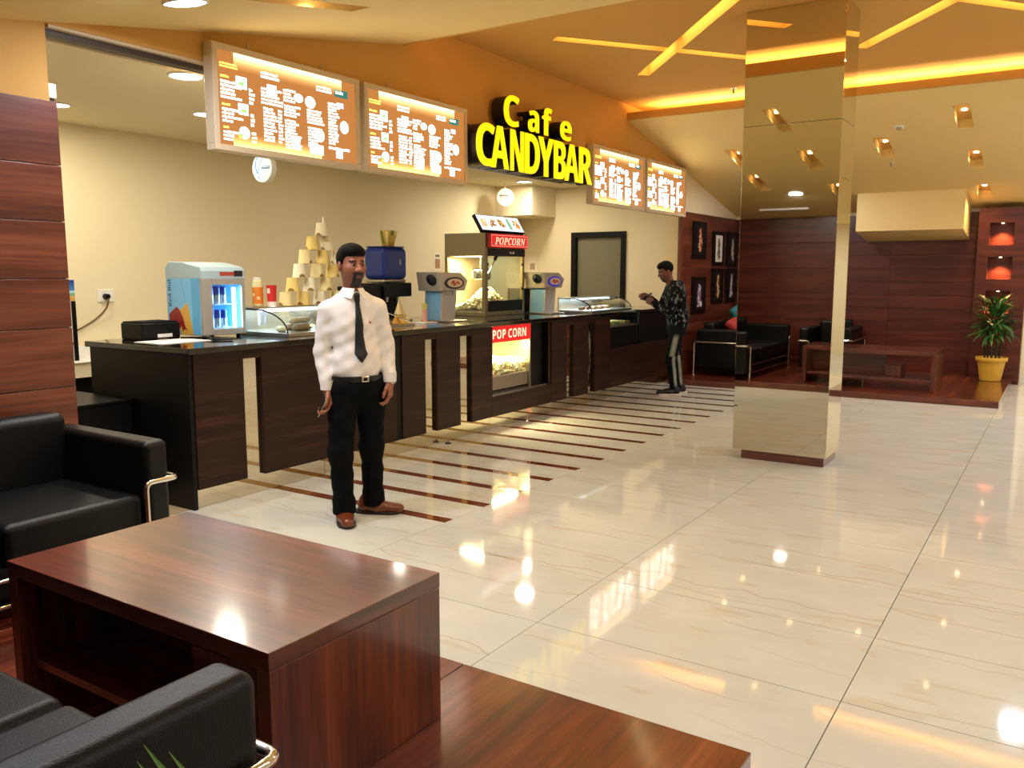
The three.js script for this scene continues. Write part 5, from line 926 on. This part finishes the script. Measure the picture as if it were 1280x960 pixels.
function buildPerson(t, S) {
  // one continuous body: trunk and limbs, head and hands meshed finer and joined
  const hf = headField(), O = orient(S.head, S.headYaw, S.headPitch || 0), gs = [];
  const skin = S.skin, mid = lerp3(skin, [0.02, 0.012, 0.01], 0.25);
  const neckF = cap(S.neck, O.m ? new THREE.Vector3(0, -0.06, -0.02).applyMatrix4(O.m).toArray() : S.head, 0.056, 0.05);
  const headColour = (x, y, z) => {
    const [a, b, c] = O.to(x, y, z); let k = skin;
    if (S.beard) { const g = smooth(-0.118, -0.10, b) * 1 - 0; const goat = Math.abs(a) < 0.034 && b < -0.042 && b > -0.13 && c > 0.042 ? 1 : 0; const mouth = Math.abs(a) < 0.017 && b < -0.057 && b > -0.075 && c > 0.07; const must = Math.abs(a) < 0.032 && b < -0.038 && b > -0.058 && c > 0.06; const jaw = c > -0.02 && b < -0.035 - 0.02 * Math.abs(c) && b > -0.14 ? 0.35 : 0; if ((goat || must) && !mouth) k = lin(0x0d0907); else if (mouth) k = lin(0x6e3c30); else if (jaw) k = lerp3(skin, lin(0x120c0a), jaw * S.stubble); }
    else if (Math.abs(a) < 0.02 && b < -0.056 && b > -0.076 && c > 0.07) k = lin(0x7a4638);
    const br = Math.abs(Math.abs(a) - 0.033) < 0.019 && Math.abs(b - 0.028 - 0.003 * Math.cos(a * 60)) < 0.0055 && c > 0.055; if (br) k = lin(0x0c0806);
    return k;
  };
  const hd = (x, y, z) => { const q = O.to(x, y, z); return smin(hf(...q), neckF(x, y, z), 0.03); };
  gs.push(surfaceNets(hd, S.head.map((q, i) => q - [0.13, 0.2, 0.14][i]), S.head.map((q) => q + 0.14), S.fine || 0.004, headColour));
  for (const h of S.hands) gs.push(surfaceNets(h.f, h.lo, h.hi, S.fine || 0.004, () => skin));
  gs.push(surfaceNets(union(S.core, 0.05), S.lo, S.hi, 0.016, () => skin));
  const body = lpart(t, 'body', mergeGeometries(gs), phy(0xffffff, 0.5, { vertexColors: true }));
  for (const s of [-1, 1]) { const e = new THREE.SphereGeometry(0.0115, 14, 10); e.scale(1.1, 0.62, 1); e.translate(s * 0.031, 0.005, 0.0712); e.applyMatrix4(O.m); lpart(body, 'eye', e, std(0xa89a8c, 0.3)); const i = new THREE.SphereGeometry(0.0064, 10, 8); i.translate(s * 0.031 + 0.001, 0.005, 0.0795); i.applyMatrix4(O.m); lpart(body, 'iris', i, std(0x120a06, 0.2)); }
  // hair shell
  const shell = union([ell([0, 0.042, -0.02], [0.081, 0.09, 0.098]), ell([0.0, 0.085, 0.025], [0.066, 0.042, 0.066])], 0.03), nz = noiseMaker(S.hairSeed || 41);
  const hair = (x, y, z) => { const [a, b, c] = O.to(x, y, z); let d = shell(a, b, c) + 0.006 * (nz((a + 1) * 0.5, (c + 1) * 0.5, 90, 90, 2) - 0.5); const line = 0.062 - 0.010 * Math.cos(a * 30) * 0; const face = Math.max(line - b, c - 0.0 + 0.0) ; const cutF = c > 0.02 ? 0.066 - b : -1; const side = c <= 0.02 ? (-0.012 - 0.06 * smooth(-0.02, -0.09, c)) - b : -1; const blend = c > -0.01 ? (0.056 - 0.078 * smooth(0.045, -0.005, c)) - b : side; return Math.max(d, blend); };
  lpart(body, 'hair', surfaceNets(hair, S.head.map((q, i) => q - [0.14, 0.13, 0.15][i]), S.head.map((q, i) => q + [0.14, 0.18, 0.15][i]), 0.005), M.hair);
  return { body, O };
}
const fold = (x, y, z, a) => a * (Math.sin(y * 38 + x * 17) * Math.sin(x * 29 - z * 23 + y * 11) + 0.6 * Math.sin(y * 71 - x * 43 + z * 31));
// shoe along +z from heel to toe, sole at y = 0
function shoe(parent, name, pos, yaw, mat, soleMat, L = 0.29, laces) {
  const O = orient(pos, yaw), up = union([cap([0, 0.045, -0.06], [0, 0.04, 0.04], 0.04, 0.04), cap([0, 0.036, 0.04], [0.002, 0.03, 0.17], 0.041, 0.032), cap([0, 0.06, -0.055], [0, 0.085, -0.05], 0.04, 0.04)], 0.03);
  const f = (x, y, z) => { const [a, b, c] = O.to(x, y, z); return Math.max(up(a / 1.2, b / 1.05, c), 0.016 - b, b - 0.12); };
  const lo = pos.map((q, i) => q - [0.25, 0.02, 0.25][i]), hi = pos.map((q, i) => q + [0.25, 0.15, 0.25][i]);
  const m = lpart(parent, name, surfaceNets(f, lo, hi, 0.007), mat);
  const s2 = new THREE.Shape(); s2.moveTo(-0.034, -0.1); s2.bezierCurveTo(-0.04, -0.02, -0.046, 0.06, -0.044, 0.1); s2.bezierCurveTo(-0.044, 0.2, 0.044, 0.21, 0.046, 0.1); s2.bezierCurveTo(0.046, 0.05, 0.036, 0, 0.034, -0.1); s2.bezierCurveTo(0.03, -0.125, -0.03, -0.125, -0.034, -0.1);
  const g = new THREE.ExtrudeGeometry(s2, { depth: 0.016, bevelEnabled: true, bevelSize: 0.003, bevelThickness: 0.002, bevelSegments: 2 }); g.rotateX(Math.PI / 2); g.scale(1, 1, 1); g.scale(1.18, 1, 1); g.translate(0, 0.0182, 0); g.applyMatrix4(O.m); lpart(m, 'sole', g, soleMat);
  if (laces) for (let i = 0; i < 3; i++) { const c = tube([[-0.022, 0.078 - i * 0.006, 0.02 + i * 0.022], [0, 0.086 - i * 0.007, 0.022 + i * 0.022], [0.022, 0.078 - i * 0.006, 0.02 + i * 0.022]], 0.0028, 10, 6); c.applyMatrix4(O.m); lpart(m, 'lace', c, laces); }
  return m;
}
// --- man with the tie; local x = right in the picture, z = towards the camera ---
{
  const t = thing('person', 'man in white shirt and black tie standing before the counter', 'person', [3.83, 0, -3.68]);
  t.rotation.y = Math.atan2(-3.83, 3.68);
  const sk = lin(0x9a6044), yaw = 0.32;
  const shL = [-0.14, 1.325, 0.015], shR = [0.168, 1.335, -0.035], elL = [-0.178, 1.06, -0.01], elR = [0.218, 1.09, -0.06], wrL = [-0.15, 0.85, 0.05], wrR = [0.232, 0.885, -0.005];
  const hipL = [-0.055, 0.82, 0.02], hipR = [0.11, 0.82, -0.04], knL = [-0.08, 0.45, 0.05], knR = [0.112, 0.46, -0.07], anL = [-0.068, 0.1, 0.03], anR = [0.118, 0.1, -0.14];
  const hL = handPrims(wrL, [0.08, -1, 0.12], [1, 0, 0.1], [0.35, -0.1, 1], 0.5), hR = handPrims(wrR, [0.0, -1, 0.12], [-1, 0, -0.1], [-0.2, -0.1, 1], 0.45);
  const core = [ell([0.015, 1.22, -0.01], [0.135, 0.2, 0.085], yaw), ell([0.03, 0.98, -0.01], [0.125, 0.18, 0.085], yaw), cap([0.015, 1.36, -0.02], [0.02, 1.43, -0.015], 0.045), cap(shL, elL, 0.038, 0.034), cap(shR, elR, 0.038, 0.034), cap(elL, wrL, 0.032, 0.024), cap(elR, wrR, 0.032, 0.024), cap(hipL, knL, 0.07, 0.045), cap(hipR, knR, 0.07, 0.045), cap(knL, anL, 0.045, 0.032), cap(knR, anR, 0.045, 0.032)];
  const { body, O } = buildPerson(t, { head: [0.015, 1.595, 0.0], headYaw: 0.5, headPitch: 0.04, neck: [0.018, 1.42, -0.02], skin: sk, beard: true, stubble: 0.7, hands: [hL, hR], core, lo: [-0.32, 0.02, -0.28], hi: [0.36, 1.5, 0.25], fine: 0.0035 });
  // shirt
  const torso = union([ell([0.015, 1.24, -0.01], [0.16, 0.19, 0.105], yaw), ell([0.03, 1.0, 0.0], [0.152, 0.2, 0.108], yaw), cap([-0.1, 1.335, 0.01], [0.13, 1.345, -0.03], 0.05, 0.05), cap([-0.05, 1.37, 0], [0.08, 1.375, -0.02], 0.05, 0.05), cap([0.018, 1.38, -0.015], [0.02, 1.44, -0.01], 0.064, 0.058)], 0.05);
  const sleeves = [union([cap(shL, elL, 0.057, 0.049), cap(elL, wrL, 0.049, 0.038)], 0.03), union([cap(shR, elR, 0.057, 0.049), cap(elR, wrR, 0.049, 0.038)], 0.03)];
  const shirtF = (x, y, z) => { let d = smin(smin(torso(x, y, z), sleeves[0](x, y, z), 0.035), sleeves[1](x, y, z), 0.035) + fold(x, y, z, 0.0035 * smooth(1.42, 1.2, y)); const hem = (x > -0.13 && x < 0.2) ? 0.9 - y : -1; const cut = x < -0.09 ? wrL[1] - 0.005 - y : x > 0.19 ? wrR[1] - 0.005 - y : 0.9 - y; return Math.max(d, cut, y - 1.437); };
  const white = std(0xf2ece4, 0.75);
  const shirt = lpart(body, 'shirt', surfaceNets(shirtF, [-0.34, 0.8, -0.24], [0.37, 1.5, 0.24], 0.008), white);
  for (const [w, dx] of [[wrL, 0.0], [wrR, 0.0]]) { const c = new THREE.CylinderGeometry(0.043, 0.041, 0.06, 24, 1, true); c.translate(w[0], w[1] + 0.022, w[2]); lpart(shirt, 'cuff', c, std(0xf2ece4, 0.75, { side: THREE.DoubleSide })); }
  // collar: two flaps around the neck
  const collar = (s) => { const pos = [], idx = [], n = 10; for (let i = 0; i <= n; i++) { const a = yaw + s * (0.12 + (Math.PI - 0.2) * i / n), k = 1 - i / n, top = [0.018 + Math.sin(a) * 0.062, 1.468 - 0.012 * k, -0.012 + Math.cos(a) * 0.06], low = [0.018 + Math.sin(a + s * 0.3 * k) * (0.082 + 0.012 * k), 1.425 - 0.03 * k * k, -0.012 + Math.cos(a + s * 0.3 * k) * (0.08 + 0.02 * k)]; pos.push(...top, ...low); } for (let i = 0; i < n; i++) { const a = i * 2; idx.push(a, a + 1, a + 2, a + 1, a + 3, a + 2); } const g = new THREE.BufferGeometry(); g.setAttribute('position', new THREE.Float32BufferAttribute(pos, 3)); g.setIndex(idx); g.computeVertexNormals(); return g; };
  for (const s of [-1, 1]) lpart(shirt, 'collar', collar(s), std(0xf6f0e8, 0.7, { side: THREE.DoubleSide }));
  // tie, laid on the shirt front
  const front = (a, y) => { const dx = Math.sin(yaw + a), dz = Math.cos(yaw + a); let r = 0.02; for (let i = 0; i < 60; i++) { const d = shirtF(0.02 + dx * r, y, -0.01 + dz * r); if (d > 0) break; r += Math.max(0.002, -d * 0.8); } return [0.02 + dx * (r + 0.004), y, -0.01 + dz * (r + 0.004)]; };
  const tieRow = []; for (let i = 0; i <= 16; i++) { const y = 1.418 - i * 0.0255, w = i < 1 ? 0.026 : i === 1 ? 0.03 : i === 2 ? 0.02 : 0.02 + 0.022 * (i - 2) / 12; tieRow.push([y, i > 14 ? w * (1 - (i - 14) / 2.2) : w, i * 0.012]); }
  { const pos = [], idx = [], c = 5; tieRow.forEach(([y, w, drift]) => { const yy = Math.min(y, 1.405); for (let k = 0; k < c; k++) { const u = k / (c - 1) * 2 - 1, p = front((u * w) / 0.13 + drift * 0.35 - 0.06, yy); const bul = 0.008 * (1 - u * u); pos.push(p[0] + Math.sin(yaw) * bul, y, p[2] + Math.cos(yaw) * (bul + (y > 1.37 ? 0.012 : 0))); } }); for (let i = 0; i < tieRow.length - 1; i++) for (let k = 0; k < c - 1; k++) { const a = i * c + k; idx.push(a, a + c, a + 1, a + 1, a + c, a + c + 1); } const g = new THREE.BufferGeometry(); g.setAttribute('position', new THREE.Float32BufferAttribute(pos, 3)); g.setIndex(idx); g.computeVertexNormals(); lpart(shirt, 'tie', g, std(0x0c0a0c, 0.6, { side: THREE.DoubleSide }), 'black necktie'); const kn = ell([0, 0, 0], [0.02, 0.022, 0.016]); const q = front(-0.06, 1.4); const kg = new THREE.SphereGeometry(1, 14, 10); kg.scale(0.02, 0.022, 0.014); kg.rotateY(yaw); kg.translate(q[0], 1.412, q[2] + 0.008); lpart(shirt, 'tie_knot', kg, std(0x0c0a0c, 0.6)); }
  { const q = front(0.62, 1.25), g = new THREE.SphereGeometry(0.007, 10, 8); g.translate(...q); lpart(shirt, 'lapel_pin', g, std(0xb0482c, 0.3, { metalness: 0.4 })); for (let i = 0; i < 3; i++) { const p = front(-0.14, 1.2 - i * 0.09), b = new THREE.CylinderGeometry(0.005, 0.005, 0.003, 10); b.rotateX(Math.PI / 2); b.translate(...p); lpart(shirt, 'button', b, std(0xd8d2c8, 0.4)); } }
  // trousers, belt
  const hips = ell([0.03, 0.86, -0.005], [0.158, 0.13, 0.112], yaw), legL = union([cap(hipL, knL, 0.098, 0.073), cap(knL, anL, 0.073, 0.064), cap(anL, [anL[0], 0.075, anL[2]], 0.064, 0.066)], 0.04), legR = union([cap(hipR, knR, 0.098, 0.073), cap(knR, anR, 0.073, 0.064), cap(anR, [anR[0], 0.08, anR[2]], 0.064, 0.066)], 0.04);
  const trF = (x, y, z) => { const l = legL(x, y, z), r = legR(x, y, z); let d = smin(l, r, 0.02 + 0.04 * smooth(0.6, 0.8, y)); d = smin(d, hips(x, y, z), 0.05); return Math.max(d + fold(x, y, z, 0.003), y - 0.925, 0.055 - y); };
  const tr = lpart(body, 'trousers', surfaceNets(trF, [-0.24, 0.03, -0.28], [0.28, 0.96, 0.2], 0.009), phy(0x070708, 0.85, { specularIntensity: 0.25 }));
  const ring = []; for (let i = 0; i <= 40; i++) { const a = i / 40 * Math.PI * 2; const dx = Math.sin(a), dz = Math.cos(a); let r = 0.08; while (trF(0.03 + dx * r, 0.905, -0.005 + dz * r) < 0 && r < 0.25) r += 0.002; ring.push([0.03 + dx * (r + 0.003), -0.005 + dz * (r + 0.003)]); }
  { const pos = [], idx = []; ring.forEach(([x, z]) => pos.push(x, 0.888, z, x, 0.924, z)); for (let i = 0; i < 40; i++) { const a = i * 2; idx.push(a, a + 2, a + 1, a + 1, a + 2, a + 3); } const g = new THREE.BufferGeometry(); g.setAttribute('position', new THREE.Float32BufferAttribute(pos, 3)); g.setIndex(idx); g.computeVertexNormals(); const b = lpart(tr, 'belt', g, std(0x15100c, 0.4, { side: THREE.DoubleSide }), 'black leather belt'); const i0 = Math.round((yaw + 0.1) / (Math.PI * 2) * 40), q = ring[i0]; const bk = new RoundedBoxGeometry(0.05, 0.036, 0.012, 2, 0.004); bk.rotateY(yaw); bk.translate(q[0], 0.906, q[1] + 0.004); lpart(tr, 'buckle', bk, M.chrome, 'silver belt buckle'); const bi = new RoundedBoxGeometry(0.026, 0.02, 0.013, 2, 0.003); bi.rotateY(yaw); bi.translate(q[0] + 0.002, 0.906, q[1] + 0.0055); lpart(tr, 'buckle_inset', bi, M.black); }
  const brown = phy(0x6e3418, 0.3, { clearcoat: 0.4, clearcoatRoughness: 0.2 }), soleM = std(0x20140c, 0.6);
  shoe(body, 'shoe', [-0.068, 0, 0.02], 0.12, brown, soleM, 0.29, std(0x3a1a0c, 0.7)); shoe(body, 'shoe', [0.118, 0, -0.145], 1.25, brown, soleM, 0.29, std(0x3a1a0c, 0.7));
  const wt = new THREE.TorusGeometry(0.03, 0.006, 8, 24); wt.rotateX(Math.PI / 2); wt.scale(1, 1.6, 1); wt.translate(wrR[0], wrR[1] - 0.012, wrR[2]); lpart(body, 'wristwatch', wt, M.steel, 'steel wristwatch');
  // phone held in his hand
  t.updateMatrixWorld(true);
  const ph = thing('mobile_phone', 'dark phone held in the hand of the man with the tie', 'phone', V(...hL.P(0.0, 0.1, 0.045)).applyMatrix4(t.matrixWorld).toArray());
  lpart(ph, 'body', new RoundedBoxGeometry(0.012, 0.13, 0.066, 3, 0.005), M.black); lpart(ph, 'edge', new RoundedBoxGeometry(0.006, 0.133, 0.069, 2, 0.002), M.steel); ph.rotation.set(0.5, t.rotation.y + 0.1, -0.35, 'YXZ');
}
// --- second man at the far end of the counter, seen from the side ---
{
  const t = thing('person', 'man in patterned black hooded top and faded jeans at the far counter end', 'person', [10.22, 0, -4.2]);
  t.rotation.y = Math.atan2(-10.22, 4.2);
  const sk = lin(0x6e3f2c), yaw = -1.15;
  const shN = [0.03, 1.335, 0.15], shF = [-0.05, 1.345, -0.17], elN = [-0.06, 1.07, 0.19], elF = [-0.17, 1.1, -0.14], wrN = [-0.25, 1.16, 0.1], wrF = [-0.3, 1.22, -0.05];
  const hipN = [0.05, 0.82, 0.07], hipF = [0.02, 0.82, -0.07], knN = [-0.02, 0.45, 0.08], knF = [0.05, 0.45, -0.09], anN = [0.02, 0.1, 0.1], anF = [0.09, 0.1, -0.1];
  const hN = handPrims(wrN, [-0.85, 0.45, -0.35], [0, -0.2, -1], [-0.3, 0.9, -0.2], 0.6), hF = handPrims(wrF, [-0.85, 0.2, 0.45], [0, -0.2, 1], [-0.3, 0.9, 0.2], 0.6);
  const core = [ell([0.02, 1.2, 0], [0.135, 0.2, 0.085], yaw), ell([0.04, 0.96, 0], [0.125, 0.18, 0.085], yaw), cap([-0.02, 1.36, 0], [-0.06, 1.45, 0], 0.05), cap(shN, elN, 0.036, 0.034), cap(shF, elF, 0.036, 0.034), cap(elN, wrN, 0.032, 0.024), cap(elF, wrF, 0.032, 0.024), cap(hipN, knN, 0.066, 0.045), cap(hipF, knF, 0.066, 0.045), cap(knN, anN, 0.045, 0.032), cap(knF, anF, 0.045, 0.032)];
  const { body } = buildPerson(t, { head: [-0.115, 1.565, 0.0], headYaw: -1.2, headPitch: 0.32, neck: [-0.05, 1.42, 0], skin: sk, beard: true, stubble: 0.9, hands: [hN, hF], core, lo: [-0.36, 0.02, -0.26], hi: [0.2, 1.5, 0.28], fine: 0.004, hairSeed: 43 });
  const torso = union([ell([0.015, 1.24, 0], [0.188, 0.2, 0.135], yaw), ell([0.05, 0.98, 0], [0.178, 0.22, 0.135], yaw), cap(shN, shF, 0.062), ell([0.03, 1.41, 0], [0.11, 0.05, 0.085], yaw)], 0.06), sl = [union([cap(shN, elN, 0.066, 0.058), cap(elN, wrN, 0.056, 0.042)], 0.03), union([cap(shF, elF, 0.066, 0.058), cap(elF, wrF, 0.056, 0.042)], 0.03)];
  const NZ = noiseMaker(51);
  const topF = (x, y, z) => { let d = smin(smin(torso(x, y, z), sl[0](x, y, z), 0.03), sl[1](x, y, z), 0.03) + fold(x, y, z, 0.004); return Math.max(d, 0.8 - y, y - 1.455); };
  lpart(body, 'hooded_top', surfaceNets(topF, [-0.36, 0.74, -0.3], [0.27, 1.52, 0.32], 0.008, (x, y, z) => { const a = Math.atan2(z, x) / 6.2832 + 0.5, n = NZ(a, (y + 0.2) * 0.5, 70, 64, 2) * 0.6 + NZ((x + 1) * 0.5, (z + y + 1) * 0.3, 90, 90, 2) * 0.4; return n > 0.6 ? lin(0x6d706e) : lin(0x08080a); }), phy(0xffffff, 0.85, { vertexColors: true, specularIntensity: 0.3 }));
  const legN = union([cap(hipN, knN, 0.092, 0.066), cap(knN, anN, 0.064, 0.05)], 0.04), legF = union([cap(hipF, knF, 0.092, 0.066), cap(knF, anF, 0.064, 0.05)], 0.04), hips = ell([0.04, 0.86, 0], [0.15, 0.14, 0.115], yaw);
  const jF = (x, y, z) => { let d = smin(legN(x, y, z), legF(x, y, z), 0.02 + 0.04 * smooth(0.6, 0.8, y)); d = smin(d, hips(x, y, z), 0.05); return Math.max(d + fold(x, y, z, 0.004), y - 0.93, 0.07 - y); };
  lpart(body, 'jeans', surfaceNets(jF, [-0.16, 0.04, -0.26], [0.26, 0.96, 0.26], 0.009, (x, y, z) => { const near = z > -0.005, cx = y > 0.45 ? (near ? -0.02 + 0.07 * (y - 0.45) / 0.37 : 0.05 - 0.03 * (y - 0.45) / 0.37) : (near ? 0.02 - 0.04 * (y - 0.1) / 0.35 : 0.09 - 0.04 * (y - 0.1) / 0.35), o = y > 0.5 ? 0.0 : 0.032, wd = y > 0.5 ? 0.045 : 0.026, fade = smooth(wd, wd * 0.3, Math.abs(x - cx - o)) * (z > (near ? 0.08 : -0.085) ? 1 : 0.2) * smooth(0.08, 0.16, y) * smooth(0.8, 0.72, y) * (0.55 + 0.45 * NZ((x + 1) * 0.5, y * 0.5, 16, 24, 3)); return lerp3(lin(0x0b0d11), lin(0x9aa08e), clamp(fade)); }), phy(0xffffff, 0.85, { vertexColors: true, specularIntensity: 0.3 }));
  const bk = std(0x111014, 0.6), ws = std(0xd8d2c6, 0.6);
  shoe(body, 'sneaker', [0.0, 0, 0.1], -1.35, bk, ws, 0.29, std(0xbdb6aa, 0.7)); shoe(body, 'sneaker', [0.08, 0, -0.1], -1.2, bk, ws, 0.29, std(0xbdb6aa, 0.7));
  t.updateMatrixWorld(true);
  const ph = thing('mobile_phone', 'dark phone held by the man in the patterned top', 'phone', V(-0.335, 1.26, 0.03).applyMatrix4(t.matrixWorld).toArray());
  lpart(ph, 'body', new RoundedBoxGeometry(0.13, 0.012, 0.066, 3, 0.005), M.black); lpart(ph, 'screen', new RoundedBoxGeometry(0.12, 0.004, 0.058, 1, 0.001).translate(0, 0.0065, 0), phy(0x20242c, 0.1)); ph.rotation.set(0.2, t.rotation.y, 0.5, 'YXZ');
}

renderer.render(scene, camera);
